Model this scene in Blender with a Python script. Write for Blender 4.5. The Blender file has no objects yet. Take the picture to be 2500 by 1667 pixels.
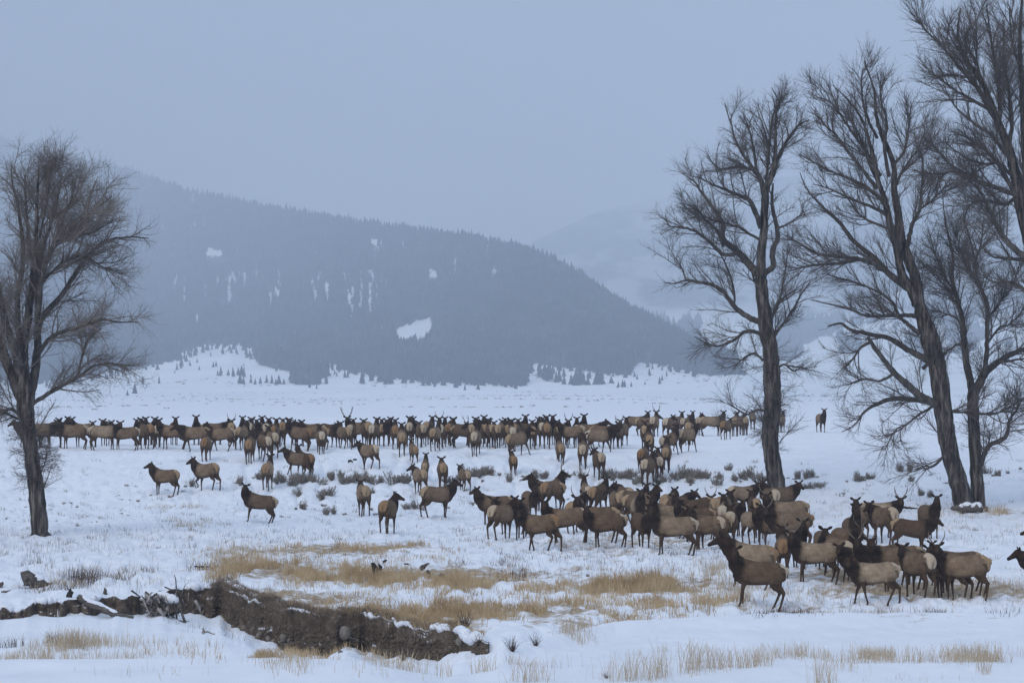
import bpy, math, random
import numpy as np
from mathutils import Vector, Matrix, kdtree, Quaternion

R = math.radians
rng = np.random.default_rng(7)
random.seed(7)
scene = bpy.context.scene
COL = scene.collection

# ------------------------------------------------------------------ camera
F = 6944.4; PITCH = R(1.374); CAMZ = 8.0
cam_d = bpy.data.cameras.new("camera"); cam = bpy.data.objects.new("camera", cam_d); COL.objects.link(cam)
cam_d.lens = 100.0; cam_d.sensor_width = 36.0; cam_d.clip_start = 0.5; cam_d.clip_end = 40000
cam.location = (0, 0, CAMZ); cam.rotation_euler = (R(90) + PITCH, 0, 0)
scene.camera = cam

# ------------------------------------------------------------------ world, sun, exposure
SUN_EL, SUN_AZ = R(38), R(-150)          # azimuth clockwise from +Y (behind the camera, left)
world = bpy.data.worlds.new("World"); scene.world = world; world.use_nodes = True
nt = world.node_tree; nt.nodes.clear()
def N(t, ty, **kw):
    n = t.nodes.new(ty)
    for k, v in kw.items(): setattr(n, k, v)
    return n
out = N(nt, 'ShaderNodeOutputWorld'); bg = N(nt, 'ShaderNodeBackground'); sky = N(nt, 'ShaderNodeTexSky')
sky.sky_type = 'NISHITA'; sky.sun_disc = False; sky.sun_elevation = SUN_EL; sky.sun_rotation = SUN_AZ
sky.air_density = 1.0; sky.dust_density = 2.0
tc = N(nt, 'ShaderNodeTexCoord'); sp = N(nt, 'ShaderNodeSeparateXYZ'); nt.links.new(tc.outputs['Generated'], sp.inputs[0])
rp = N(nt, 'ShaderNodeValToRGB'); nt.links.new(sp.outputs['Z'], rp.inputs[0])
e = rp.color_ramp.elements
e[0].position = 0.0; e[0].color = (0.325, 0.395, 0.66, 1); e[1].position = 1.0; e[1].color = (0.66, 0.86, 1.16, 1)
sc_ = N(nt, 'ShaderNodeVectorMath', operation='SCALE'); sc_.inputs[3].default_value = 8.6   # cloud deck radiance next to the sky texture
nt.links.new(rp.outputs[0], sc_.inputs[0])
mx = N(nt, 'ShaderNodeMix', data_type='RGBA'); mx.inputs[0].default_value = 0.88
nt.links.new(sky.outputs[0], mx.inputs[6]); nt.links.new(sc_.outputs[0], mx.inputs[7])
nt.links.new(mx.outputs[2], bg.inputs[0]); bg.inputs[1].default_value = 0.105
nt.links.new(bg.outputs[0], out.inputs[0])
sun_d = bpy.data.lights.new("sun", 'SUN'); sun = bpy.data.objects.new("sun", sun_d); COL.objects.link(sun)
sun_d.energy = 1.15; sun_d.angle = R(40); sun_d.color = (1.0, 0.96, 0.9)
sun.rotation_euler = Vector((math.sin(SUN_AZ) * math.cos(SUN_EL), math.cos(SUN_AZ) * math.cos(SUN_EL), math.sin(SUN_EL))).to_track_quat('Z', 'Y').to_euler()
vs = scene.view_settings; vs.view_transform = 'Standard'; vs.look = 'None'; vs.exposure = -0.04; vs.gamma = 1.0
scene.render.engine = 'CYCLES'
cy = scene.cycles
cy.max_bounces = 8; cy.volume_bounces = 3; cy.diffuse_bounces = 3; cy.use_denoising = True
cy.transparent_max_bounces = 8

# ------------------------------------------------------------------ helpers
def pdir(u, v):
    a = (u - 1250.0) / F; b = (833.5 - v) / F
    return a, math.cos(PITCH) - b * math.sin(PITCH), math.sin(PITCH) + b * math.cos(PITCH)
def at(u, v, d):
    """pixel (2500 wide photo) and distance along +Y -> world point"""
    a, c, s = pdir(u, v); k = d / c
    return np.array((a * k, d, CAMZ + s * k))
def zrow(v, d):
    b = (833.5 - v) / F
    return d * (math.sin(PITCH) + b * math.cos(PITCH)) / (math.cos(PITCH) - b * math.sin(PITCH))

def hash2(ix, iy, seed):
    h = (ix.astype(np.int64) * 374761393 + iy.astype(np.int64) * 668265263 + seed * 974711) & 0xffffffff
    h = ((h ^ (h >> 13)) * 1274126177) & 0xffffffff
    return ((h ^ (h >> 16)) & 0xffff) / 65535.0
def vnoise(x, y, seed=0):
    ix = np.floor(x); iy = np.floor(y); fx = x - ix; fy = y - iy
    fx = fx * fx * (3 - 2 * fx); fy = fy * fy * (3 - 2 * fy)
    a = hash2(ix, iy, seed); b = hash2(ix + 1, iy, seed); c = hash2(ix, iy + 1, seed); d = hash2(ix + 1, iy + 1, seed)
    return (a * (1 - fx) + b * fx) * (1 - fy) + (c * (1 - fx) + d * fx) * fy
def fbm(x, y, seed=0, octv=4):
    s = 0; a = 0.5; t = 0
    for i in range(octv):
        s = s + a * vnoise(x, y, seed + i * 17); t += a; a *= 0.5; x = x * 2.03 + 5.1; y = y * 2.03 + 1.7
    return s / t
def sstep(a, b, x):
    t = np.clip((x - a) / (b - a), 0, 1); return t * t * (3 - 2 * t)
def L(pts, x):
    return np.interp(x, [p[0] for p in pts], [p[1] for p in pts])

def mesh_np(name, verts, faces, mat=None, smooth=False, attrs=None):
    """verts (n,3); faces: list of int arrays, each (m,k)"""
    me = bpy.data.meshes.new(name)
    verts = np.asarray(verts, dtype=np.float32)
    if not isinstance(faces, (list, tuple)): faces = [faces]
    faces = [np.asarray(f, dtype=np.int32) for f in faces if len(f)]
    loops = np.concatenate([f.ravel() for f in faces])
    sizes = np.concatenate([np.full(len(f), f.shape[1], dtype=np.int32) for f in faces])
    starts = np.concatenate([[0], np.cumsum(sizes)[:-1]]).astype(np.int32)
    me.vertices.add(len(verts)); me.vertices.foreach_set('co', verts.ravel())
    me.loops.add(len(loops)); me.loops.foreach_set('vertex_index', loops)
    me.polygons.add(len(sizes)); me.polygons.foreach_set('loop_start', starts)
    if smooth: me.polygons.foreach_set('use_smooth', np.ones(len(sizes), dtype=bool))
    me.update(calc_edges=True); 
    if attrs:
        for k, a in attrs.items():
            a = np.asarray(a, dtype=np.float32)
            if a.ndim == 1:
                at_ = me.attributes.new(k, 'FLOAT', 'POINT'); at_.data.foreach_set('value', a)
            else:
                at_ = me.attributes.new(k, 'FLOAT_COLOR', 'POINT')
                if a.shape[1] == 3: a = np.concatenate([a, np.ones((len(a), 1), np.float32)], 1)
                at_.data.foreach_set('color', a.ravel())
    if mat: me.materials.append(mat)
    return me
def link(name, me, parent=None, loc=None):
    o = bpy.data.objects.new(name, me); COL.objects.link(o)
    if parent: o.parent = parent
    if loc is not None: o.location = loc
    return o
def tag(o, label=None, cat=None, group=None, kind=None):
    if label: o['label'] = label
    if cat: o['category'] = cat
    if group: o['group'] = group
    if kind: o['kind'] = kind
    return o
class MB:
    """collects tubes and grids into one mesh"""
    def __init__(s): s.v = []; s.f = {}; s.n = 0; s.a = []
    def add(s, v, f, val=0.0):
        v = np.asarray(v, float); s.v.append(v)
        f = np.asarray(f) + s.n; s.f.setdefault(f.shape[1], []).append(f); s.n += len(v)
        s.a.append(np.full(len(v), val) if np.isscalar(val) else np.asarray(val))
    def tube(s, P, r, k=6, val=0.0, lump=0.0, cap=True):
        v, f, c = tube_np(np.asarray(P, float)[None], np.asarray(r, float)[None], k, lump)
        n0 = s.n
        s.add(v, f, val)
        if cap:
            m = len(P)
            for ring in (0, m - 1):
                idx = np.arange(k) + ring * k + n0
                if ring == 0: idx = idx[::-1]
                s.f.setdefault(k, []).append(idx[None])
    def build(s, name, mat, parent=None, smooth=True):
        me = mesh_np(name, np.concatenate(s.v), [np.concatenate(x) for x in s.f.values()], mat, smooth, {'val': np.concatenate(s.a)})
        return link(name, me, parent)
def tube_np(P, r, k=4, lump=0.0):
    """P (B,m,3), r (B,m) -> verts, quads"""
    B, m, _ = P.shape
    T = np.gradient(P, axis=1); T /= np.linalg.norm(T, axis=2, keepdims=True) + 1e-9
    up = np.zeros_like(T); up[..., 0] = 0.31; up[..., 1] = 0.95
    S = np.cross(T, up); S /= np.linalg.norm(S, axis=2, keepdims=True) + 1e-9
    U = np.cross(S, T)
    ang = np.arange(k) * 2 * np.pi / k
    rr = r[..., None] * (1 + (lump * rng.normal(size=(B, m, k)) if lump else 0))
    V = P[:, :, None] + rr[..., None] * (np.cos(ang)[None, None, :, None] * S[:, :, None] + np.sin(ang)[None, None, :, None] * U[:, :, None])
    base = (np.arange(B) * m * k)[:, None, None] + (np.arange(m - 1) * k)[None, :, None]
    j = np.arange(k)[None, None]; j2 = (j + 1) % k
    Q = np.stack([base + j, base + j2, base + k + j2, base + k + j], -1).reshape(-1, 4)
    return V.reshape(-1, 3), Q, None

# ------------------------------------------------------------------ materials
def mat_new(name, rough=0.9):
    m = bpy.data.materials.new(name); m.use_nodes = True
    b = m.node_tree.nodes['Principled BSDF']; b.inputs['Roughness'].default_value = rough
    if 'Specular IOR Level' in b.inputs: b.inputs['Specular IOR Level'].default_value = 0.2
    return m, m.node_tree, b
def noise(t, scale, detail=4, rough=0.55, coord='Object', stretch=None):
    tcn = N(t, 'ShaderNodeTexCoord'); n = N(t, 'ShaderNodeTexNoise')
    n.inputs['Scale'].default_value = scale; n.inputs['Detail'].default_value = detail; n.inputs['Roughness'].default_value = rough
    if stretch:
        mp = N(t, 'ShaderNodeMapping'); mp.inputs['Scale'].default_value = stretch
        t.links.new(tcn.outputs[coord], mp.inputs[0]); t.links.new(mp.outputs[0], n.inputs['Vector'])
    else: t.links.new(tcn.outputs[coord], n.inputs['Vector'])
    return n.outputs['Fac']
def ramp(t, fac, stops):
    r = N(t, 'ShaderNodeValToRGB'); els = r.color_ramp.elements
    while len(els) < len(stops): els.new(0.5)
    for el, (p, c) in zip(els, stops): el.position = p; el.color = (*c, 1)
    t.links.new(fac, r.inputs[0]); return r.outputs[0]
def mixc(t, fac, a, b, mode='MIX'):
    m = N(t, 'ShaderNodeMix', data_type='RGBA', blend_type=mode)
    for s, x in ((0, fac), (6, a), (7, b)):
        if isinstance(x, (int, float)): m.inputs[s].default_value = x
        elif isinstance(x, tuple): m.inputs[s].default_value = (*x, 1)
        else: t.links.new(x, m.inputs[s])
    return m.outputs[2]
def attr(t, name, ty='GEOMETRY'):
    a = N(t, 'ShaderNodeAttribute', attribute_type=ty, attribute_name=name); return a
def bump(t, b, h, strength, dist):
    n = N(t, 'ShaderNodeBump'); n.inputs['Strength'].default_value = strength; n.inputs['Distance'].default_value = dist
    t.links.new(h, n.inputs['Height']); t.links.new(n.outputs[0], b.inputs['Normal'])

def m_snow_ground():
    m, t, b = mat_new('snow_ground', 0.75)
    fine = noise(t, 1.7, 6, 0.65); lit = attr(t, 'litter').outputs['Fac']
    # litter: dry stems and soil specks showing through thin snow
    k = N(t, 'ShaderNodeMath', operation='MULTIPLY_ADD'); k.inputs[1].default_value = 1.0
    t.links.new(fine, k.inputs[0]); t.links.new(lit, k.inputs[2])
    f = ramp(t, k.outputs[0], [(0.80, (0, 0, 0)), (1.16, (1, 1, 1))])
    tint = ramp(t, noise(t, 0.5, 5), [(0.3, (0.78, 0.80, 0.83)), (0.7, (0.88, 0.885, 0.90))])
    straw = ramp(t, noise(t, 6.0, 3), [(0.3, (0.24, 0.18, 0.12)), (0.7, (0.52, 0.41, 0.28))])
    c = mixc(t, f, tint, straw)
    t.links.new(c, b.inputs['Base Color'])
    bump(t, b, noise(t, 5.0, 5, 0.6), 0.5, 0.06)
    return m
def m_simple(name, stops, scale, rough=0.95, stretch=None, bmp=0.0, bd=0.02, detail=5):
    m, t, b = mat_new(name, rough)
    nz = noise(t, scale, detail, 0.6, stretch=stretch)
    t.links.new(ramp(t, nz, stops), b.inputs['Base Color'])
    if bmp: bump(t, b, nz, bmp, bd)
    return m
M = {}
M['snow'] = m_snow_ground()
M['soft_snow'] = m_simple('soft_snow', [(0.3, (0.80, 0.82, 0.85)), (0.7, (0.88, 0.885, 0.9))], 3, 0.7, bmp=0.4, bd=0.03)
M['bark'] = m_simple('bark', [(0.34, (0.012, 0.010, 0.009)), (0.5, (0.062, 0.052, 0.044)), (0.66, (0.19, 0.165, 0.14))], 6.0, 0.95, (1, 1, 0.16), 1.0, 0.08)
M['twig'] = m_simple('twig_bark', [(0.3, (0.075, 0.062, 0.055)), (0.7, (0.17, 0.145, 0.125))], 0.6, 0.9)
M['twig_pale'] = m_simple('pale_twig_bark', [(0.3, (0.12, 0.10, 0.085)), (0.7, (0.25, 0.215, 0.18))], 0.6, 0.9)
M['limb'] = m_simple('limb_bark', [(0.28, (0.03, 0.025, 0.022)), (0.5, (0.08, 0.068, 0.058)), (0.75, (0.17, 0.15, 0.13))], 4.0, 0.95, (1, 1, 0.4), 0.8, 0.03)
M['wood'] = m_simple('weathered_wood', [(0.3, (0.04, 0.034, 0.03)), (0.55, (0.14, 0.12, 0.10)), (0.75, (0.28, 0.25, 0.22))], 6.0, 0.9, (0.3, 2, 2), 1.0, 0.04)
M['driftwood'] = m_simple('pale_driftwood', [(0.3, (0.12, 0.105, 0.09)), (0.7, (0.46, 0.42, 0.38))], 2.5, 0.9, None, 0.5, 0.02)
M['darkwood'] = m_simple('charred_wood', [(0.3, (0.012, 0.010, 0.009)), (0.7, (0.05, 0.042, 0.036))], 5, 0.95, None, 0.8, 0.03)
M['soil'] = m_simple('bank_soil', [(0.28, (0.030, 0.022, 0.016)), (0.48, (0.085, 0.063, 0.045)), (0.62, (0.16, 0.122, 0.088)), (0.8, (0.27, 0.21, 0.155))], 3.2, 1.0, None, 1.0, 0.10, 9)
def soil_snow(m):   # snow caught on ledges that face up
    t = m.node_tree; b = t.nodes['Principled BSDF']; old = b.inputs['Base Color'].links[0].from_socket
    g = N(t, 'ShaderNodeNewGeometry'); sp_ = N(t, 'ShaderNodeSeparateXYZ'); t.links.new(g.outputs['True Normal'], sp_.inputs[0])
    ad = N(t, 'ShaderNodeMath', operation='MULTIPLY_ADD'); ad.inputs[1].default_value = .8; t.links.new(noise(t, 1.6, 5, .65), ad.inputs[0]); t.links.new(sp_.outputs['Z'], ad.inputs[2])
    f = ramp(t, ad.outputs[0], [(1.17 / 2, (0, 0, 0)), (1.34 / 2, (1, 1, 1))]); hv = N(t, 'ShaderNodeMath', operation='MULTIPLY'); hv.inputs[1].default_value = .5; t.links.new(ad.outputs[0], hv.inputs[0])
    rn = f.node; t.links.new(hv.outputs[0], rn.inputs[0]); t.links.new(mixc(t, f, old, (0.8, 0.82, 0.85)), b.inputs['Base Color'])
soil_snow(M['soil'])
M['stone'] = m_simple('river_stone', [(0.3, (0.10, 0.085, 0.068)), (0.7, (0.27, 0.23, 0.19))], 3, 0.85, None, 0.3, 0.02)
M['grass'] = m_simple('dry_grass', [(0.3, (0.30, 0.205, 0.105)), (0.5, (0.49, 0.355, 0.195)), (0.72, (0.67, 0.53, 0.34))], 0.9, 0.9)
M['grass_pale'] = m_simple('pale_dry_grass', [(0.3, (0.38, 0.29, 0.18)), (0.75, (0.62, 0.52, 0.38))], 0.9, 0.9)
M['grass_brown'] = m_simple('brown_dry_grass', [(0.3, (0.11, 0.082, 0.058)), (0.75, (0.29, 0.22, 0.155))], 1.2, 0.9)
M['sage'] = m_simple('sage_leaf', [(0.3, (0.15, 0.125, 0.10)), (0.55, (0.27, 0.24, 0.20)), (0.8, (0.42, 0.39, 0.34))], 6, 0.9)
M['willow'] = m_simple('willow_stem', [(0.3, (0.04, 0.024, 0.018)), (0.7, (0.12, 0.075, 0.055))], 4, 0.9)
M['conifer'] = m_simple('conifer_needles', [(0.32, (0.008, 0.014, 0.010)), (0.5, (0.022, 0.032, 0.026)), (0.70, (0.085, 0.10, 0.10))], 0.022, 0.95, detail=9)
M['antler'] = m_simple('antler_bone', [(0.3, (0.10, 0.075, 0.05)), (0.7, (0.26, 0.21, 0.155))], 5, 0.7)

def m_hill():
    m, t, b = mat_new('mountain_snow', 0.9)
    w = attr(t, 'wood').outputs['Fac']
    sn = ramp(t, noise(t, 0.01, 6), [(0.3, (0.74, 0.77, 0.80)), (0.7, (0.86, 0.87, 0.88))])
    fl = ramp(t, noise(t, 0.03, 6), [(0.3, (0.02, 0.028, 0.024)), (0.55, (0.05, 0.06, 0.055)), (0.72, (0.30, 0.33, 0.34))])
    t.links.new(mixc(t, w, sn, fl), b.inputs['Base Color']); return m
M['hill'] = m_hill()

def m_elk():
    m, t, b = mat_new('elk_coat', 0.85)
    c = attr(t, 'mask'); s = N(t, 'ShaderNodeSeparateColor'); t.links.new(c.outputs['Color'], s.inputs[0])
    coat = attr(t, 'coat', 'OBJECT').outputs['Fac']; rt = attr(t, 'rump', 'OBJECT').outputs['Fac']
    n1 = noise(t, 5.5, 5, 0.65); n2 = noise(t, 40.0, 3, 0.7)
    body = ramp(t, coat, [(0.0, (0.104, 0.067, 0.041)), (0.5, (0.218, 0.150, 0.097)), (1.0, (0.40, 0.31, 0.21))])
    body = mixc(t, 1.0, body, ramp(t, n1, [(0.3, (0.66, 0.63, 0.60)), (0.7, (1.24, 1.22, 1.18))]), 'MULTIPLY')
    neck = ramp(t, n1, [(0.3, (0.010, 0.0065, 0.005)), (0.7, (0.032, 0.020, 0.013))])
    leg = ramp(t, n1, [(0.3, (0.045, 0.027, 0.016)), (0.7, (0.098, 0.060, 0.036))])
    rump = ramp(t, rt, [(0.0, (0.52, 0.42, 0.30)), (0.5, (0.37, 0.255, 0.145)), (1.0, (0.26, 0.14, 0.065))])
    c1 = mixc(t, s.outputs[1], body, neck); c1 = mixc(t, s.outputs[2], c1, leg); c1 = mixc(t, s.outputs[0], c1, rump)
    c1 = mixc(t, 1.0, c1, ramp(t, n2, [(0.3, (0.8, 0.8, 0.8)), (0.7, (1.15, 1.15, 1.15))]), 'MULTIPLY')
    t.links.new(c1, b.inputs['Base Color']); bump(t, b, n2, 0.4, 0.02)
    b.inputs['Specular IOR Level'].default_value = 0.05
    return m
M['elk'] = m_elk()

# ------------------------------------------------------------------ terrain
PROFILE = [(1, 1.0), (30, -6.9 + 1.0), (58, -6.65), (70, -6.74), (82, -6.72), (96, -6.52), (104, -6.05), (112, -5.72), (124, -5.5), (136, -5.45), (146, -5.42),
           (155, -4.95), (160, -4.5), (168, -3.25), (174, -2.55), (182, -2.42), (205, -2.25), (240, -2.0), (290, -0.85), (320, -0.75), (380, -2.2), (520, -2.6),
           (700, -1.0), (1000, 1.2), (1500, 4.5), (2300, 11.5), (2800, 26), (3300, 43), (4200, 60), (12000, 70)]
PROFILE[0] = (1, -3.2); PROFILE[1] = (30, -5.6)
PD = np.array([p[0] for p in PROFILE], float); PZ = np.array([p[1] for p in PROFILE], float)
B_TOP = [(-1500, 1480), (0, 1476), (150, 1478), (240, 1466), (330, 1462), (450, 1440), (540, 1440), (640, 1475), (760, 1492), (850, 1500), (960, 1520), (1050, 1535), (1140, 1548), (1190, 1560)]
B_DROP = [(-1500, .36), (180, .40), (330, .62), (520, .95), (600, 1.1), (900, 1.0), (1060, .8), (1150, .4), (1230, 0.0)]
def prof(d):
    s = 0.04 * d
    return (np.interp(d - s, PD, PZ) + 2 * np.interp(d, PD, PZ) + np.interp(d + s, PD, PZ)) / 4
def d_of_v(v):
    """distance at which the smooth near profile is seen at photo row v (v > 1200)"""
    ds = np.linspace(66, 150, 1200); zz = prof(ds)
    vv = 1000 - zz / ds * F
    return np.interp(-np.asarray(v, float), -vv[::1], ds) if vv[0] < vv[-1] else np.interp(-np.asarray(v, float), np.maximum.accumulate(-vv), ds)
_bu = np.linspace(-1500, 1300, 1401)
_bd = d_of_v(L(B_TOP, _bu)) + 2.8 * (fbm(_bu * .018, _bu * 0, 3, 3) - .5) + .35 * (fbm(_bu * .12, _bu * 0, 4, 3) - .5)
def bank_d(u): return np.interp(u, _bu, _bd)
def bank_drop(u): return L(B_DROP, u) * (.72 + .6 * fbm(np.asarray(u, float) * .02, np.asarray(u, float) * 0 + 3, 8, 3))

RIDGE = [(-900, 250), (-300, 300), (0, 338), (300, 412), (480, 470), (640, 502), (830, 537), (1000, 562), (1150, 582), (1260, 607), (1350, 642), (1430, 692), (1500, 742), (1560, 777), (1640, 822), (1720, 868), (1800, 905), (1900, 930)]
RIDGE_D = [(-900, 9800), (0, 9300), (300, 7800), (480, 6400), (640, 5700), (830, 5000), (1000, 4600), (1400, 3250), (1780, 2700), (1900, 2650)]
BASE_V = [(-900, 985), (0, 968), (200, 950), (400, 945), (700, 938), (1000, 942), (1300, 945), (1500, 938), (1700, 925), (1800, 918), (1900, 935)]
BASE_D = 2250.0
R2 = [(900, 990), (1150, 700), (1300, 590), (1450, 520), (1800, 440), (2300, 400), (3300, 430), (4000, 700)]
def zr(v, d): return (1000.0 - v) / F * d

def H(x, y, fine=True):
    x = np.asarray(x, float); y = np.asarray(y, float)
    d = np.maximum(np.sqrt(np.maximum(y, 0.0) ** 2) + 0 * x, 1.0)
    u = np.clip(1250 + F * x / np.maximum(d, 1.0), -3000, 5500)
    u = np.where(y < 5, 1250, u)
    z = prof(d)
    # lateral swells of the bench and its climb
    k = sstep(140, 165, d) * (1 - sstep(400, 700, d))
    shift = 5.0 * (fbm(x * 0.045, d * 0.01, 11, 2) - 0.5)
    zb = prof(d + shift * sstep(146, 156, d) * (1 - sstep(176, 190, d)))
    z = z + (zb - z) * k
    z = z + 0.5 * (fbm(x * 0.05, d * 0.03, 5, 3) - 0.5) * sstep(60, 110, d) * (1 - sstep(120, 150, d) * 0.6) * (1 - sstep(170, 200, d) * 0.4)
    z = z + 6 * (fbm(x * 0.006, d * 0.002, 6, 3) - 0.5) * sstep(500, 1000, d) * (1 - sstep(2500, 4000, d) * .5)
    # creek cut: the ground in front of the bank lies lower and climbs back towards the camera
    bd = bank_d(u); dr = bank_drop(u) * (u < 1235)
    back = bd - d
    cut = dr * sstep(-0.02, 0.14, back) * (1 - sstep(1.5, 19, back))
    z = z - cut
    # low snow lips (drifts) that hide the foot of the grass behind them
    lip = L([(-3000, 1500), (0, 1497), (330, 1508), (600, 1545)], u)
    z = z + 0.22 * np.exp(-((d - 91.5 - 0.004 * (u - 300)) / 2.2) ** 2) * (1 - sstep(330, 560, u))
    ld = d_of_v(L([(0, 1630), (900, 1625), (1240, 1595), (1500, 1535), (1900, 1514), (2500, 1512)], u))
    z = z + 0.26 * np.exp(-((d - ld) / 1.5) ** 2) - 0.22 * np.exp(-((d - ld - 3.4) / 2.0) ** 2)
    ld2 = d_of_v(L([(0, 1660), (700, 1640), (1400, 1640), (1800, 1640), (2500, 1625)], u))
    z = z + 0.14 * np.exp(-((d - ld2) / 1.1) ** 2)
    if fine:
        rough = 0.25 + 0.75 * sstep(ld + 0.5, ld + 3, d) * (1 - sstep(150, 175, d) * 0.75)
        rough = rough * (1 - .72 * (1 - sstep(560, 700, u)) * sstep(0, 1.0, bd - d))
        tr_ = np.clip(np.exp(-((u - 2180) / 330) ** 2 - ((d - 101) / 7) ** 2) + np.exp(-((u - 1600) / 360) ** 2 - ((d - 124) / 13) ** 2) + .8 * np.exp(-((u - 1000) / 900) ** 2 - ((d - 180) / 12) ** 2), 0, 1)
        z = z + tr_ * .24 * (vnoise(x * 3.1, d * 2.6, 35) - .55)
        for u0_ in (478, 612, 655, 735, 785, 900, 965, 1008, 1064, 1080, 1162, 1252, 1367, 1424, 1462, 1600, 1612, 1640):
            z = z - .16 * np.exp(-((u - u0_ - 10 * np.sin(d * .35 + u0_)) / 9) ** 2) * sstep(148, 156, d) * (1 - sstep(172, 182, d)) * (.6 + .8 * vnoise(u * .3, d * 1.2, u0_))
        z = z + rough * (0.30 * (fbm(x * 1.1, d * 0.55, 21, 4) - 0.5) + 0.17 * (vnoise(x * 3.4, d * 1.6, 33) - 0.5)) * sstep(40, 60, d) * (1 - sstep(300, 500, d))
    # mountains
    ub = np.clip(u, -900, 1900)
    dr_ = L(RIDGE_D, ub); vb = L(BASE_V, ub); vr = L(RIDGE, ub)
    t = np.clip((d - BASE_D) / (dr_ - BASE_D), 0, 1)
    g = t ** 0.92
    vv = vb + (vr - vb) * g
    rel = (fbm(u * 0.008, t * 1.2 + 3, 41, 4) - 0.5) * 70 * np.sin(np.pi * np.clip(t, 0, 1)) + (fbm(u * 0.03, t * 3, 45, 3) - 0.5) * 14 * np.sin(np.pi * t)
    zm = zr(vv + rel, np.minimum(d, dr_)) - np.maximum(0, d - dr_) * 0.35
    on = sstep(BASE_D - 350, BASE_D + 60, d) * (1 - sstep(1810, 1900, u))
    z = np.where(d > BASE_D - 350, z + (np.maximum(zm, z) - z) * on, z)
    t2 = np.clip((d - 3300) / (10300 - 3300), 0, 1)
    v2 = 908 + (L(R2, np.clip(u, 900, 4000)) - 908) * t2 ** 0.95
    rel2 = (fbm(u * 0.006, t2 * 2, 71, 4) - 0.5) * 120 * np.sin(np.pi * t2)
    z2 = zr(v2 + rel2, np.minimum(d, 10300)) - np.maximum(0, d - 10300) * 0.3
    on2 = sstep(3300, 3500, d) * sstep(900, 1250, u)
    z = np.where(d > 3300, np.maximum(z, z + (z2 - z) * on2), z)
    return z + CAMZ
def near_patch(u, d, x):
    return 0
def hit(u, v, lo=60, hi=330, n=2600):
    a, c, s = pdir(u, v); ds = np.linspace(lo, hi, n)
    zz = CAMZ + s / c * ds; h = H(a / c * ds, ds)
    i = np.argmax(h >= zz)
    if h[i] < zz[i]: i = n - 1
    return ds[i]

# litter: places where dry grass and soil show through; (u, v, half width, half height, strength) in photo pixels
PATCH = [(760, 1345, 240, 18, .55), (700, 1400, 230, 34, .62), (1100, 1400, 360, 26, .62), (960, 1335, 150, 12, .5), (1500, 1425, 260, 24, .6), (1700, 1425, 120, 26, .5),
         (1250, 1490, 380, 28, .6), (1700, 1480, 200, 16, .4), (1000, 1500, 200, 30, .7), (760, 1460, 230, 26, .6), (560, 1400, 80, 40, .4), (2330, 1440, 300, 26, .5), (2050, 1395, 260, 20, .4),
         (2250, 1520, 260, 20, .25), (1950, 1480, 200, 20, .35), (600, 1615, 110, 10, .6), (150, 1590, 250, 20, .3), (420, 1225, 90, 12, .3), (2400, 1240, 120, 14, .5), (2000, 1260, 180, 30, .2),
         (120, 1440, 120, 12, .35), (1350, 1510, 200, 30, .5), (1050, 1440, 500, 40, .22), (1450, 1350, 500, 50, .16), (2250, 1330, 250, 60, .18), (1700, 1610, 160, 14, .3), (1150, 1520, 80, 25, .5),
         (660, 1450, 110, 16, .8), (900, 1500, 260, 16, .55)]
PG = []
for (pu, pv, hw, hh, s_) in PATCH:
    d0 = float(d_of_v(pv + hh)); d1 = float(d_of_v(pv - hh)); PG.append((pu, (d0 + d1) / 2, hw, max(0.6, abs(d1 - d0) / 2), s_))
def litter(u, d):
    s = np.zeros_like(u)
    for pu, pd, hw, hd, k in PG:
        s = np.maximum(s, .82 * k * np.exp(-((u - pu) / hw) ** 2 - ((d - pd) / hd) ** 2))
    return s

def fan(us, ds, name, mat, extra=None, below=0.0):
    U, D = np.meshgrid(us, ds)
    X = (U - 1250) / F * D
    Z = H(X, D) - below
    nu, nd = len(us), len(ds)
    idx = np.arange(nu * nd).reshape(nd, nu)
    q = np.stack([idx[:-1, :-1], idx[:-1, 1:], idx[1:, 1:], idx[1:, :-1]], -1).reshape(-1, 4)
    V = np.stack([X, D, Z], -1).reshape(-1, 3)
    return V, q, U.ravel(), D.ravel()
us = np.concatenate([np.linspace(-14000, -1500, 30), np.linspace(-1400, -260, 60), np.linspace(-250, 2750, 860), np.linspace(2760, 4000, 60), np.linspace(4100, 16500, 30)])
ds = np.concatenate([np.linspace(2, 55, 24), np.linspace(57, 66, 20), np.linspace(66.2, 135, 430), np.linspace(135.4, 185, 190), np.linspace(186, 330, 130), np.geomspace(334, 1950, 90)])
V, q, U_, D_ = fan(us, ds, 'snow_ground', M['snow'])
lt = litter(U_, D_) + 0.06 * sstep(98, 112, D_) * (1 - sstep(150, 160, D_)) + 0.14 * (fbm(U_ * .01, D_ * .2, 77, 3) - .45)
lt = lt + .30 * np.exp(-((U_ - 2180) / 330) ** 2 - ((D_ - 101) / 6) ** 2) + .22 * np.exp(-((U_ - 1600) / 330) ** 2 - ((D_ - 124) / 12) ** 2)
lt = np.where(D_ > 158, np.where(D_ > 700, 0.16, 0.0), lt)
# strip of ground under and behind the camera completes the sheet
nV = len(V)
bx = np.array([(-60, -400, CAMZ - 3.6), (60, -400, CAMZ - 3.6)])
V = np.concatenate([V, [(-400, -400, V[0][2]), (400, -400, V[0][2]), (-400, 2, V[0][2] - .02), (400, 2, V[0][2] - .02)]])
q = np.concatenate([q, [[nV, nV + 1, nV + 3, nV + 2]]])
lt = np.concatenate([lt, [0, 0, 0, 0]])
snow_ground = link('snow_ground', mesh_np('snow_ground', V, q, M['snow'], True, {'litter': lt}))
tag(snow_ground, kind='structure')

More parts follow.
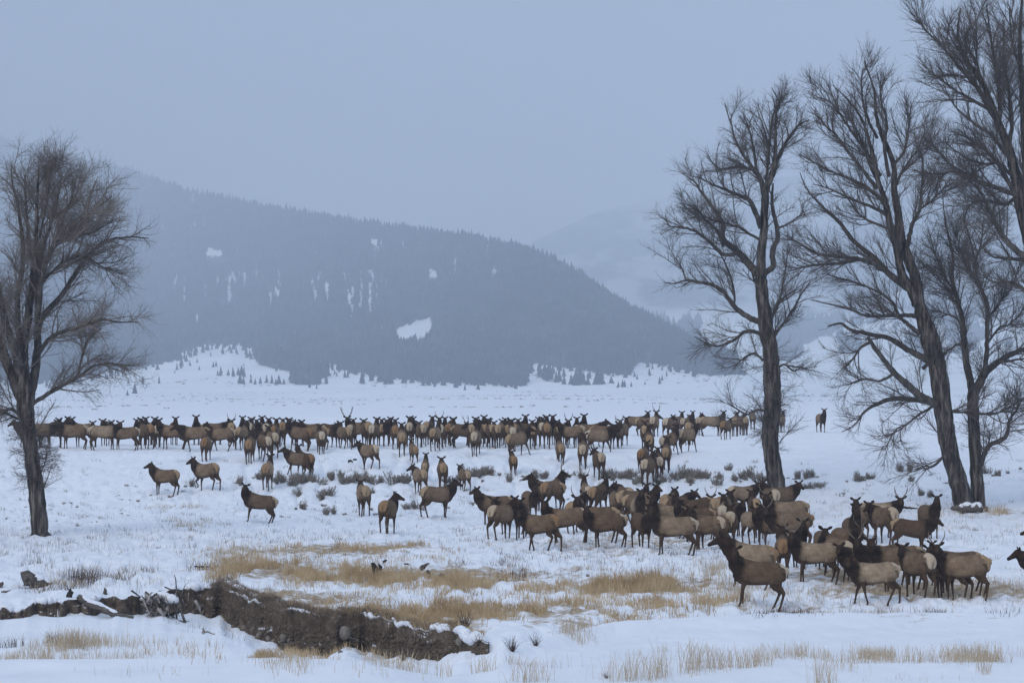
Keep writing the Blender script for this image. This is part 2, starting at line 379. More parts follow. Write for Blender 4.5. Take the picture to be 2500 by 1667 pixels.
# ------------------------------------------------------------------ mountains
def in_poly(px, py, poly):
    ins = np.zeros(px.shape, bool); n = len(poly)
    for i in range(n):
        x0, y0 = poly[i]; x1, y1 = poly[(i + 1) % n]
        c = ((y0 > py) != (y1 > py)) & (px < (x1 - x0) * (py - y0) / (y1 - y0 + 1e-9) + x0)
        ins ^= c
    return ins
FOREST_EDGE = [(-3000, 925), (0, 925), (150, 930), (240, 915), (300, 885), (345, 868), (470, 852), (482, 842), (570, 836), (610, 845), (660, 866), (700, 874), (760, 872), (800, 884), (860, 902), (920, 915), (960, 922), (1080, 931), (1250, 936),
               (1283, 936), (1288, 882), (1345, 892), (1450, 904), (1535, 914), (1556, 880), (1600, 884), (1680, 903), (1745, 914), (1900, 916)]
CLEAR = [[(502, 606), (530, 608), (562, 618), (545, 626), (500, 625)], [(958, 806), (1000, 790), (1058, 771), (1056, 796), (1040, 822), (1015, 830), (975, 832)],
         [(1046, 650), (1062, 660), (1080, 676), (1048, 676)], [(788, 686), (804, 690), (806, 712), (794, 706)], [(660, 690), (672, 698), (686, 722), (676, 722)],
         [(900, 583), (915, 582), (936, 596), (920, 600), (903, 594)], [(682, 826), (692, 838), (692, 852), (682, 842)], [(1480, 838), (1500, 842), (1496, 850), (1482, 846)], [(846, 706), (858, 702), (852, 744), (846, 736)], [(898, 712), (908, 710), (906, 756), (900, 756)],
         [(560, 845), (575, 834), (600, 842), (590, 850)], [(1550, 870), (1566, 872), (1574, 884), (1556, 884)]]
def woodmask(u, v):
    """1 = forest, 0 = snow"""
    ed = L(FOREST_EDGE, u) + 16 * (fbm(u * .09, v * .02, 91, 4) - .5)
    w = np.where(v < ed, 1.0, 0.0)
    uj = u + 14 * (fbm(u * .16, v * .16, 81, 3) - .5); vj = v + 9 * (fbm(u * .2 + 7, v * .2, 82, 3) - .5)
    for p in CLEAR: w = np.where(in_poly(uj, vj, p), 0.0, w)
    st = fbm(u * 0.10, v * 0.018, 93, 3)
    rg = np.exp(-((u - 560) / 160) ** 2 - ((v - 705) / 60) ** 2) + np.exp(-((u - 880) / 150) ** 2 - ((v - 700) / 65) ** 2) + .7 * np.exp(-((u - 960) / 120) ** 2 - ((v - 590) / 22) ** 2) + .6 * np.exp(-((u - 1180) / 60) ** 2 - ((v - 650) / 30) ** 2) + .5 * np.exp(-((u - 1010) / 60) ** 2 - ((v - 860) / 40) ** 2)
    rg = np.clip(rg + .25 * sstep(.45, .7, fbm(u * .012, v * .02, 97, 3)), 0, 1.1)
    w = w * (1 - .66 * sstep(-.02, .06, st - 0.80 + 0.235 * rg))
    pat = in_poly(u, v, [(620, 868), (700, 880), (790, 904), (800, 920), (775, 926), (700, 906), (640, 892)])
    pat |= in_poly(uj, vj, [(712, 922), (745, 930), (778, 936), (782, 950), (740, 948), (714, 936)]) | in_poly(uj, vj, [(290, 892), (340, 872), (430, 864), (440, 878), (360, 894), (300, 905)])
    w = np.where(pat, 1.0, w)
    return w
us2 = np.concatenate([np.linspace(-6000, -300, 60), np.linspace(-290, 2790, 500), np.linspace(2800, 7000, 60)])
ds2 = np.concatenate([np.linspace(1900, 2600, 40), np.linspace(2620, 10800, 380)])
V, q, U_, D_ = fan(us2, ds2, 'mountain', M['hill'])
V[:, 2] -= np.where(D_ < 1955, 0.6, 0.0)
V_v = 1000 - (V[:, 2] - CAMZ) / D_ * F
near = (D_ > 2250) & (V[:, 2] - CAMZ > 0)
w1 = woodmask(U_, V_v) * (U_ < 1830) * near * (D_ < L(RIDGE_D, np.clip(U_, -900, 1900)) + 400)
w2 = ((fbm(U_ * 0.012, V_v * 0.02, 95, 4) > 0.53) & (D_ > 3400)) * sstep(730, 790, V_v) * (U_ > 900)
w2 = np.maximum(w2, .55 + .45 * sstep(.4, .6, fbm(U_ * .01, V_v * .03, 99, 3))) * sstep(800, 730, V_v) + w2 * (1 - sstep(800, 730, V_v))  # scrub plus darkening painted up the far hill to merge with hazy sky
wood = np.where((U_ < 1830) & (D_ < L(RIDGE_D, np.clip(U_, -900, 1900)) + 400), w1, w2)
mountain = link('mountain', mesh_np('mountain', V, q, M['hill'], True, {'wood': wood}))
tag(mountain, kind='structure')

# conifer: tiers of drooping ragged boughs
def conifer_np(tiers, sides, r):
    vs_, fs_ = [], []
    n = 0
    for i in range(tiers):
        z0 = 0.06 + 0.80 * i / tiers; z1 = min(1.0, z0 + 1.25 / tiers + .12)
        rad = (1 - i / tiers) ** 0.9 * 0.24 + 0.02
        a = np.arange(sides) * 2 * np.pi / sides + r.uniform(0, 6)
        rr = rad * r.uniform(0.6, 1.2, sides)
        vs_.append(np.stack([rr * np.cos(a), rr * np.sin(a), z0 + r.uniform(-.035, .035, sides)], -1)); vs_.append(np.array([[r.uniform(-.01, .01), 0, z1]]))
        k = np.arange(sides)
        fs_.append(np.stack([n + k, n + (k + 1) % sides, np.full(sides, n + sides)], -1)); n += sides + 1
    return np.concatenate(vs_), np.concatenate(fs_)
def surf_points(n, cond, ulo, uhi, dlo, dhi):
    u = rng.uniform(ulo, uhi, n); t = rng.uniform(0, 1, n)
    top = dhi(u); d = dlo + (top - dlo) * t ** 1.0
    x = (u - 1250) / F * d; z = H(x, d, False); v = 1000 - (z - CAMZ) / d * F
    k = cond(u, v, d); return np.stack([x[k], d[k], z[k]], -1), u[k], v[k]
P1, pu, pv = surf_points(100000, lambda u, v, d: (woodmask(u, v) * np.where((d < 5200) & (v < L(FOREST_EDGE, u) - 6), woodmask(u, v - 12) * woodmask(u, v - 24), 1) > rng.uniform(0, 1, len(u)) * .99 + .005) & (rng.uniform(0, 1, len(u)) < np.clip(1.15 - (d - 2250) / 7500, .3, 1)), -250, 1800, 2255, lambda u: L(RIDGE_D, u) + 30)
def scatter(P, protos, hts, name, mat, label_kind='stuff'):
    vs_, fs_ = [], []; n = 0
    pick = rng.integers(0, len(protos), len(P))
    for pi, (pv_, pf_) in enumerate(protos):
        S = P[pick == pi]; h = hts[pick == pi]
        if not len(S): continue
        a = rng.uniform(0, 6.28, len(S)); c, s = np.cos(a)[:, None], np.sin(a)[:, None]
        w = rng.uniform(0.8, 1.25, len(S))[:, None]
        vx = (pv_[None, :, 0] * c - pv_[None, :, 1] * s) * h[:, None] * w; vy = (pv_[None, :, 0] * s + pv_[None, :, 1] * c) * h[:, None] * w
        vz = pv_[None, :, 2] * h[:, None]
        VV = np.stack([vx, vy, vz], -1) + S[:, None]
        FF = pf_[None] + (np.arange(len(S)) * len(pv_))[:, None, None]
        vs_.append(VV.reshape(-1, 3)); fs_.append(FF.reshape(-1, 3) + n); n += VV.shape[0] * VV.shape[1]
    o = link(name, mesh_np(name, np.concatenate(vs_), [np.concatenate(fs_)], mat)); o['kind'] = label_kind
    return o
forest = scatter(P1, [conifer_np(3, 5, rng) for _ in range(6)], rng.uniform(6, 14, len(P1)) * rng.choice([1, 1, 1.25], len(P1)) * np.interp(P1[:, 1], [2600, 4000, 6500, 9000], [1, .85, 1.0, 1.2]), 'conifer_forest', M['conifer'])
tag(forest, 'dense dark conifer forest covering the hazy mountain', None)
P3, pu, pv = surf_points(26000, lambda u, v, d: (v > L(FOREST_EDGE, u) - 4) & (rng.uniform(0, 1, len(u)) < .85 * np.exp(-(v - L(FOREST_EDGE, u)) / 9.0) + .012 * sstep(.5, .7, fbm(u * .03, v * .05, 98, 3))) & (u < 1720) & ((u < 1284) | (rng.uniform(0, 1, len(u)) < .18)), -100, 1700, 2255, lambda u: 2250 + .35 * (L(RIDGE_D, u) - 2250))
scatter(P3, [conifer_np(4, 6, rng) for _ in range(6)], rng.uniform(3, 10, len(P3)) ** 1.0, 'forest_fringe', M['conifer'])
P2, pu, pv = surf_points(9000, lambda u, v, d: (fbm(u * 0.012, v * 0.02, 95, 4) > 0.53) & (v > 750) & (rng.uniform(0, 1, len(u)) < sstep(1560, 1800, u)), 1500, 2560, 3500, lambda u: 5200 + 0 * u)
scatter(P2, [conifer_np(3, 5, rng) for _ in range(3)], rng.uniform(12, 20, len(P2)), 'far_forest', M['conifer'])
# valley brush specks
def brush_points(n):
    u = rng.uniform(-200, 2700, n); d = np.exp(rng.uniform(np.log(950), np.log(2420), n))
    x = (u - 1250) / F * d
    k = fbm(x * 0.012, d * 0.012, 55, 3) + 0.08 * (d > 1500) > 0.60
    k &= rng.uniform(0, 1, n) < (d - 900) / 700
    x, d = x[k], d[k]; return np.stack([x, d, H(x, d, False) - .1], -1)
bp = brush_points(7000)
bush_p = []
for _ in range(4):
    a = rng.uniform(0, 6.28, 9); r_ = rng.uniform(.2, .9, 9)
    c = np.stack([r_ * np.cos(a), r_ * np.sin(a), np.zeros(9)], -1)
    vv = np.concatenate([c + [-.22, 0, 0], c + [.22, .1, 0], c + np.stack([rng.uniform(-.2, .2, 9), 0 * a, rng.uniform(.3, .7, 9)], -1)])
    k = np.arange(9); bush_p.append((vv, np.stack([k, k + 9, k + 18], -1)))
scatter(bp, bush_p, rng.uniform(0.4, 1.3, len(bp)) * (1 + .8 * (bp[:, 1] > 2150)), 'valley_brush', M['sage'])

# conifers one can tell apart at the mountain's foot: (u, v of foot, height px)
CON = {}
CON['in the row of trees on the open snow slope under the forest'] = [(545, 917, 22), (556, 918, 20), (567, 918, 24), (578, 920, 20), (590, 921, 22), (588, 934, 24), (600, 935, 26), (612, 936, 22), (625, 937, 24), (637, 937, 26), (649, 938, 24), (661, 938, 20), (673, 937, 26), (685, 936, 22), (697, 936, 22), (618, 925, 18)]
CON['in the small cluster low on the left snow slope'] = [(716, 932, 18), (726, 936, 20), (737, 940, 22), (748, 943, 18), (757, 946, 20), (768, 947, 16)]
CON['standing in the clump on the right snow slope'] = [(1292, 910, 34), (1301, 914, 30), (1312, 918, 36), (1322, 921, 34), (1333, 925, 40), (1345, 930, 44), (1355, 932, 36), (1366, 934, 30), (1380, 938, 34), (1395, 938, 42), (1406, 938, 36), (1418, 940, 38), (1431, 941, 44), (1440, 942, 28)]
CON['in the pair right of the clump on the snow slope'] = [(1462, 937, 34), (1472, 938, 36)]
CON['in the loose group by the right end of the forest'] = [(1498, 938, 20), (1505, 944, 28), (1516, 945, 20), (1530, 946, 18), (1540, 948, 14), (1608, 938, 20), (1617, 930, 22), (1586, 915, 18), (1575, 935, 12), (1560, 930, 10)]
CON['scattered alone on the far left snow slope'] = [(318, 905, 20), (349, 898, 22), (362, 902, 16), (378, 885, 20), (386, 900, 18), (448, 898, 26), (476, 872, 22), (484, 904, 14), (519, 897, 24), (527, 895, 18), (422, 908, 12), (312, 940, 22), (329, 958, 28), (310, 965, 16), (405, 870, 16)]
CON['at the ragged lower edge of the forest'] = [(575, 862, 16), (580, 868, 14), (592, 858, 18), (606, 870, 18), (625, 868, 16), (640, 880, 16), (828, 905, 24), (845, 898, 20), (858, 902, 26), (828, 918, 18), (842, 920, 20), (1010, 925, 22), (1060, 944, 26), (1080, 945, 24), (1110, 945, 30), (1136, 950, 26), (1165, 950, 26), (1230, 948, 28), (1255, 952, 30), (1252, 944, 34)]
con_mesh = []
for k in range(6):
    vv, ff = conifer_np(6, 8, rng); con_mesh.append(mesh_np('small_conifer', vv, ff, M['conifer']))
nth = 0
for place, lst in CON.items():
    for (u, v, hp) in lst:
        u += rng.uniform(-6, 6); v += rng.uniform(-4, 4); hp *= rng.uniform(.6, 1.3)
        d = hit(u, v, 620, 3200, 1600); d = float(d)
        x = (u - 1250) / F * d
        o = link('small_conifer', con_mesh[nth % 6], None, (x, d, float(H(x, d, False)) - .2)); nth += 1
        h = hp / F * d; o.scale = (h * rng.uniform(.8, 1.3), h * rng.uniform(.8, 1.3), h); o.rotation_euler = (0, 0, nth * 1.7)
        tag(o, 'small dark conifer ' + place, 'tree', 'conifers ' + place)


# ------------------------------------------------------------------ elk
def ring(c, side, up, a, b, k, p=2.0):
    an = np.arange(k) * 2 * np.pi / k
    return c + np.outer(np.cos(an) * a, side) + np.outer(np.sin(an) * b, up)
class Loft:
    def __init__(s): s.v = []; s.f = []; s.m = []; s.n = 0
    def loft(s, rings, masks, k):
        m = len(rings)
        for r_, mk in zip(rings, masks): s.v.append(r_); s.m.append(np.tile(mk, (k, 1)))
        for i in range(m - 1):
            for j in range(k):
                a = s.n + i * k + j; b = s.n + i * k + (j + 1) % k
                s.f.append((a, b, b + k, a + k))
        c0, c1 = rings[0].mean(0), rings[-1].mean(0)
        s.v.append(np.array([c0, c1])); s.m.append(np.array([masks[0], masks[-1]]))
        A = s.n + m * k
        for j in range(k):
            s.f.append((s.n + (j + 1) % k, s.n + j, A)); s.f.append((s.n + (m - 1) * k + j, s.n + (m - 1) * k + (j + 1) % k, A + 1))
        s.n += m * k + 2
    def path(s, pts, ab, masks, sidev, k=10):
        pts = np.array(pts, float); T = np.gradient(pts, axis=0)
        rs = []
        for p, t, (a, b) in zip(pts, T, ab):
            t = t / np.linalg.norm(t); sd = np.array(sidev, float); sd = sd - t * sd.dot(t); sd /= np.linalg.norm(sd)
            rs.append(ring(p, sd, np.cross(t, sd), a, b, k))
        s.loft(rs, masks, k)
BODY_, NECK_, LEG_ = (0, 0, 0), (0, 1, 0), (0, 0, 1)
def antler_paths(kind, hp, h, s_, up):
    """tubes of one antler per side in elk space"""
    res = []
    for sg in (-1, 1):
        tubes = []
        b = hp + s_ * sg * 0.055 + up * 0.10 - h * 0.03
        ks = {'rack': .72, 'fork': .85, 'spike': .9}[kind]
        def P(o, u_, bk):
            o, u_, bk = o * ks, u_ * ks, bk * ks
            return b + s_ * sg * o + up * u_ - h * bk
        if kind == 'spike':
            tubes.append(([P(0, 0, 0), P(.10, .09, .05), P(.20, .24, .08), P(.24, .40, .06), P(.21, .54, .02)], [.022, .020, .017, .013, .005]))
        elif kind == 'fork':
            tubes.append(([P(0, 0, 0), P(.12, .12, .07), P(.22, .28, .13), P(.26, .46, .13), P(.22, .62, .10)], [.024, .022, .018, .013, .005]))
            tubes.append(([P(.05, .05, .02), P(.10, .10, -.10), P(.12, .20, -.16)], [.014, .011, .004]))
            tubes.append(([P(.22, .28, .13), P(.20, .40, .02), P(.19, .50, -.02)], [.014, .011, .004]))
        else:
            tubes.append(([P(0, 0, 0), P(.14, .12, .08), P(.28, .30, .18), P(.38, .55, .24), P(.40, .80, .20), P(.36, .98, .14)], [.030, .028, .025, .021, .014, .005]))
            for (o, u_, bk), (o2, u2, b2) in (((.03, .04, .02), (.06, .14, -.26)), ((.08, .09, .05), (.14, .28, -.20)), ((.26, .28, .17), (.22, .50, -.02)), ((.36, .50, .23), (.28, .76, .05)), ((.39, .66, .23), (.50, .86, .28))):
                m_ = ((o + o2) / 2, (u_ + u2) / 2 - .04, (bk + b2) / 2)
                tubes.append(([P(o, u_, bk), P(*m_), P(o2, u2, b2)], [.018, .014, .004]))
        res.append(tubes)
    return res
HEADS = {}
def elk_geometry(yaw, pose, legs, seed=0):
    """forward +X; yaw: head turned, degrees, positive = left (+Y)"""
    Lf = Loft(); k = 14
    prof_ = [(-1.00, 1.13, .07, .10), (-.965, 1.12, .16, .185), (-.88, 1.13, .235, .255), (-.74, 1.145, .28, .30), (-.56, 1.135, .285, .335), (-.30, 1.085, .30, .355), (0, 1.055, .315, .365),
             (.22, 1.055, .305, .385), (.42, 1.065, .275, .405), (.58, 1.07, .245, .39), (.72, 1.08, .205, .33), (.83, 1.09, .13, .22)]
    X, Y, Z = np.eye(3)
    rings, masks = [], []
    for (x, z, a, b) in prof_:
        rg = ring(np.array([x, 0, z]), Y, Z, a, b, k)
        rings.append(rg); masks.append(BODY_)
    Lf.loft(rings, masks, k)
    ps = R(yaw)
    def hd(a): return np.array([math.cos(a), math.sin(a), 0])
    if pose == 'up': vert, hor, hz = .88, .40, -.32
    elif pose == 'mid': vert, hor, hz = .62, .62, -.40
    elif pose == 'level': vert, hor, hz = .50, .86, -.42
    else: vert, hor, hz = -.45, .9, -.9
    st = np.array([.60, 0, 1.16]); n1 = np.array([.80, 0, 1.34 if pose == 'up' else 1.28 if pose in ('level', 'mid') else 1.12])
    d1, d2 = hd(.35 * ps), hd(.72 * ps)
    n2 = n1 + .165 * (d1 * hor + Z * vert); n3 = n2 + .17 * (d2 * hor * (.7 if pose == 'up' else 1) + Z * vert)
    sd = np.array([-math.sin(.5 * ps), math.cos(.5 * ps), 0])
    Lf.path([st - np.array([.1, 0, .05]), st, n1, (n1 + n2) / 2, n2, n3, n3 + .05 * Z * (1 if pose != 'low' else -1)], [(.18, .27), (.215, .35), (.20, .31), (.178, .265), (.155, .225), (.13, .165), (.09, .10)],
            [(0, .2, 0), (0, .75, 0), NECK_, NECK_, NECK_, (0, .9, 0), (0, .8, 0)], sd, 12)
    h = hd(ps); h = h * math.sqrt(1 - hz * hz) + Z * hz; sdv = np.cross(Z, h); sdv /= np.linalg.norm(sdv); up = np.cross(h, sdv)
    hp = n3 + Z * .02
    HM = (0, .55, .25)
    Lf.path([hp - h * .11, hp - h * .03, hp + h * .08, hp + h * .20 - up * .01, hp + h * .31 - up * .02, hp + h * .42 - up * .028, hp + h * .48 - up * .035], [(.06, .08), (.112, .14), (.115, .142), (.09, .108), (.067, .08), (.063, .066), (.035, .038)],
            [HM, HM, HM, (0, .62, .2), (0, .6, .4), (0, .9, .1), (0, 1, 0)], sdv, 12)
    for sg in (-1, 1):   # ears
        e0 = hp + sdv * sg * .085 + up * .085 - h * .045
        ed = sdv * sg * .86 + up * .50 - h * .18; ed /= np.linalg.norm(ed)
        Lf.path([e0, e0 + ed * .05, e0 + ed * .11, e0 + ed * .165, e0 + ed * .205], [(.032, .03), (.060, .028), (.068, .026), (.048, .022), (.014, .014)], [(0, .8, 0)] * 5, up, 8)
    # tail
    Lf.path([(-.96, 0, 1.33), (-1.02, 0, 1.27), (-1.045, 0, 1.18), (-1.04, 0, 1.13)], [(.035, .03), (.035, .028), (.03, .024), (.012, .012)], [(.7, 0, .3)] * 4, Y, 8)
    if legs == 'walk': fo, ho, lift = (.26, -.20), (-.20, .26), None
    elif legs == 'step': fo, ho, lift = (.10, -.06), (-.14, .16), 'f'
    elif legs == 'b': fo, ho, lift = (-.05, .06), (.10, -.08), None
    else: fo, ho, lift = (.03, -.03), (-.04, .05), None
    for sg, o in zip((-1, 1), fo):
        y = .15 * sg; kx = .46 + o * .55; ky = y * .92
        fx, fz = .45 + o, 0.0
        kz = .50
        if lift == 'f' and sg == 1: kx, kz, fx, fz = .66, .56, .50, .24
        Lf.path([(.46, y * .9, 1.12), (.44, y, .92), (.43 + o * .2, y, .76), ((.43 + o * .2 + kx) / 2, ky, .63), (kx, ky, kz), ((kx + fx) / 2, ky, (kz + fz) / 2 + .03), (fx - .01, ky, fz + .10), (fx + .02, ky, fz + .045), (fx + .035, ky, fz - .02)],
                [(.09, .15), (.10, .155), (.088, .12), (.062, .078), (.048, .054), (.033, .038), (.036, .038), (.036, .046), (.040, .052)],
                [BODY_, (0, 0, .15), (0, 0, .6), LEG_, LEG_, LEG_, LEG_, LEG_, (0, .9, 0)], Y, 9)
    for sg, o in zip((-1, 1), ho):
        y = .145 * sg
        fx = -.78 + o; hx = -.90 + o * .55; hz_ = .54
        Lf.path([(-.62, y * .7, 1.22), (-.64, y, 1.02), (-.62 + o * .15, y * 1.1, .84), (-.72 + o * .35, y * 1.05, .68), (hx, y, hz_), ((hx + fx) / 2 - .005, y, .32), (fx - .015, y, .12), (fx + .015, y, .05), (fx + .03, y, -.02)],
                [(.12, .20), (.145, .27), (.13, .225), (.082, .135), (.047, .070), (.035, .044), (.038, .040), (.038, .048), (.042, .054)],
                [BODY_, BODY_, (0, 0, .25), (0, 0, .7), LEG_, LEG_, LEG_, LEG_, (0, .9, 0)], Y, 10)
    V = np.concatenate(Lf.v); Mk = np.concatenate(Lf.m)
    def sq(a): 
        a = np.array(a, float); a[..., 0] = np.where(a[..., 0] < .6, a[..., 0] * .92, a[..., 0] - .048); a[..., 2] *= 1.03; return a
    V = sq(V); hp = sq(hp)
    return V, Lf.f, Mk, (hp, h, sdv, up)
ELK_MESH = {}; ANT_MESH = {}
def elk_mesh(yaw, pose, legs):
    key = (yaw, pose, legs)
    if key in ELK_MESH: return ELK_MESH[key]
    V, Fc, Mk, hf = elk_geometry(yaw, pose, legs)
    me = bpy.data.meshes.new('elk_cage'); me.from_pydata([tuple(v) for v in V], [], Fc); me.update()
    o = bpy.data.objects.new('elk_cage', me); COL.objects.link(o)
    md = o.modifiers.new('r', 'REMESH'); md.mode = 'VOXEL'; md.voxel_size = 0.021
    sm = o.modifiers.new('s', 'SMOOTH'); sm.factor = 0.5; sm.iterations = 2
    dg = bpy.context.evaluated_depsgraph_get(); ev = o.evaluated_get(dg)
    new = bpy.data.meshes.new_from_object(ev); new.name = 'elk'
    bpy.data.objects.remove(o); bpy.data.meshes.remove(me)
    n = len(new.vertices); co = np.empty(n * 3, np.float32); new.vertices.foreach_get('co', co); co = co.reshape(-1, 3)
    kd = kdtree.KDTree(len(V))
    for i, v in enumerate(V): kd.insert(v, i)
    kd.balance()
    m = np.zeros((n, 3))
    for i in range(n):
        w = 0
        for (_, j, dist) in kd.find_n(co[i], 4):
            q_ = 1 / (dist + .04) ** 2; m[i] += Mk[j] * q_; w += q_
        m[i] /= w
    x, y, z = co.T.astype(float)
    jit = 0.03 * (fbm(x * 9 + 3, z * 9 + y * 7, 5, 2) - .5)
    back = x < -.45
    # pale rump: saddle on top narrowing down between the thighs
    lim = .60 + .56 * (1.49 - z) + jit
    wid = np.clip(.205 - .40 * np.maximum(0, 1.16 - z), 0.0, 1) + jit * 1.6 
    rump = sstep(-.015, .03, -x - lim) * sstep(.0, .04, wid - np.abs(y)) * (z > .74)
    crease = np.exp(-(y / .035) ** 2) * sstep(1.34, 1.12, z) * .8
    rump = rump * (1 - crease)
    edge = sstep(.0, .05, -x - lim + .07) * (1 - rump) * (z < 1.22) * (z > .62) * back
    belly = sstep(.88, .74, z) * (np.abs(x) < .62) * .95
    jb = 0.16 * (fbm(x * 5 + 3, z * 5 + y * 6, 15, 3) - .5)
    chest = sstep(.40, .58, x + jb) * (z > .66) * .95
    m[:, 0] = np.maximum(rump, m[:, 0] * .8) * back
    m[:, 1] = np.clip(m[:, 1] + .5 * belly + chest + edge * .6, 0, 1) ; m[:, 2] = np.clip(m[:, 2] + .55 * belly + (z < 1.25) * (.28 * sstep(.12, .42, x + jb) + .55 * sstep(.30, .62, -x + jb) * sstep(1.25, .9, z)) + .30 * sstep(1.34, 1.46, z + jb * .5), 0, 1)
    hp, h, sdv, up = hf
    for sg in (-1, 1):   # eyes
        e_ = hp + h * .11 + sdv * sg * .10 + up * .05
        dd = np.linalg.norm(co - e_, axis=1); m[dd < .035] = (0, 1, 0)
    a_ = new.attributes.new('mask', 'FLOAT_COLOR', 'POINT')
    a_.data.foreach_set('color', np.concatenate([m, np.ones((n, 1))], 1).astype(np.float32).ravel())
    new.polygons.foreach_set('use_smooth', np.ones(len(new.polygons), bool))
    new.materials.clear(); new.materials.append(M['elk'])
    ELK_MESH[key] = (new, hf); return ELK_MESH[key]
def antler_meshes(key, kind, hf):
    kk = (key, kind)
    if kk in ANT_MESH: return ANT_MESH[kk]
    res = []
    for tubes in antler_paths(kind, *hf):
        vv, ff, n = [], [], 0
        for P, r in tubes:
            P = np.array(P); t = np.linspace(0, len(P) - 1, len(P) * 3 - 2); P2 = np.stack([np.interp(t, range(len(P)), P[:, i]) for i in range(3)], -1)
            P2[1:-1] = (P2[:-2] + P2[2:] + 2 * P2[1:-1]) / 4
            v, f, _ = tube_np(P2[None], np.interp(t, range(len(P)), np.array(r))[None] * 1.15, 6); vv.append(v); ff.append(f + n); n += len(v)
        res.append(mesh_np('antler', np.concatenate(vv), [np.concatenate(ff)], M['antler'], True))
    ANT_MESH[kk] = res; return res
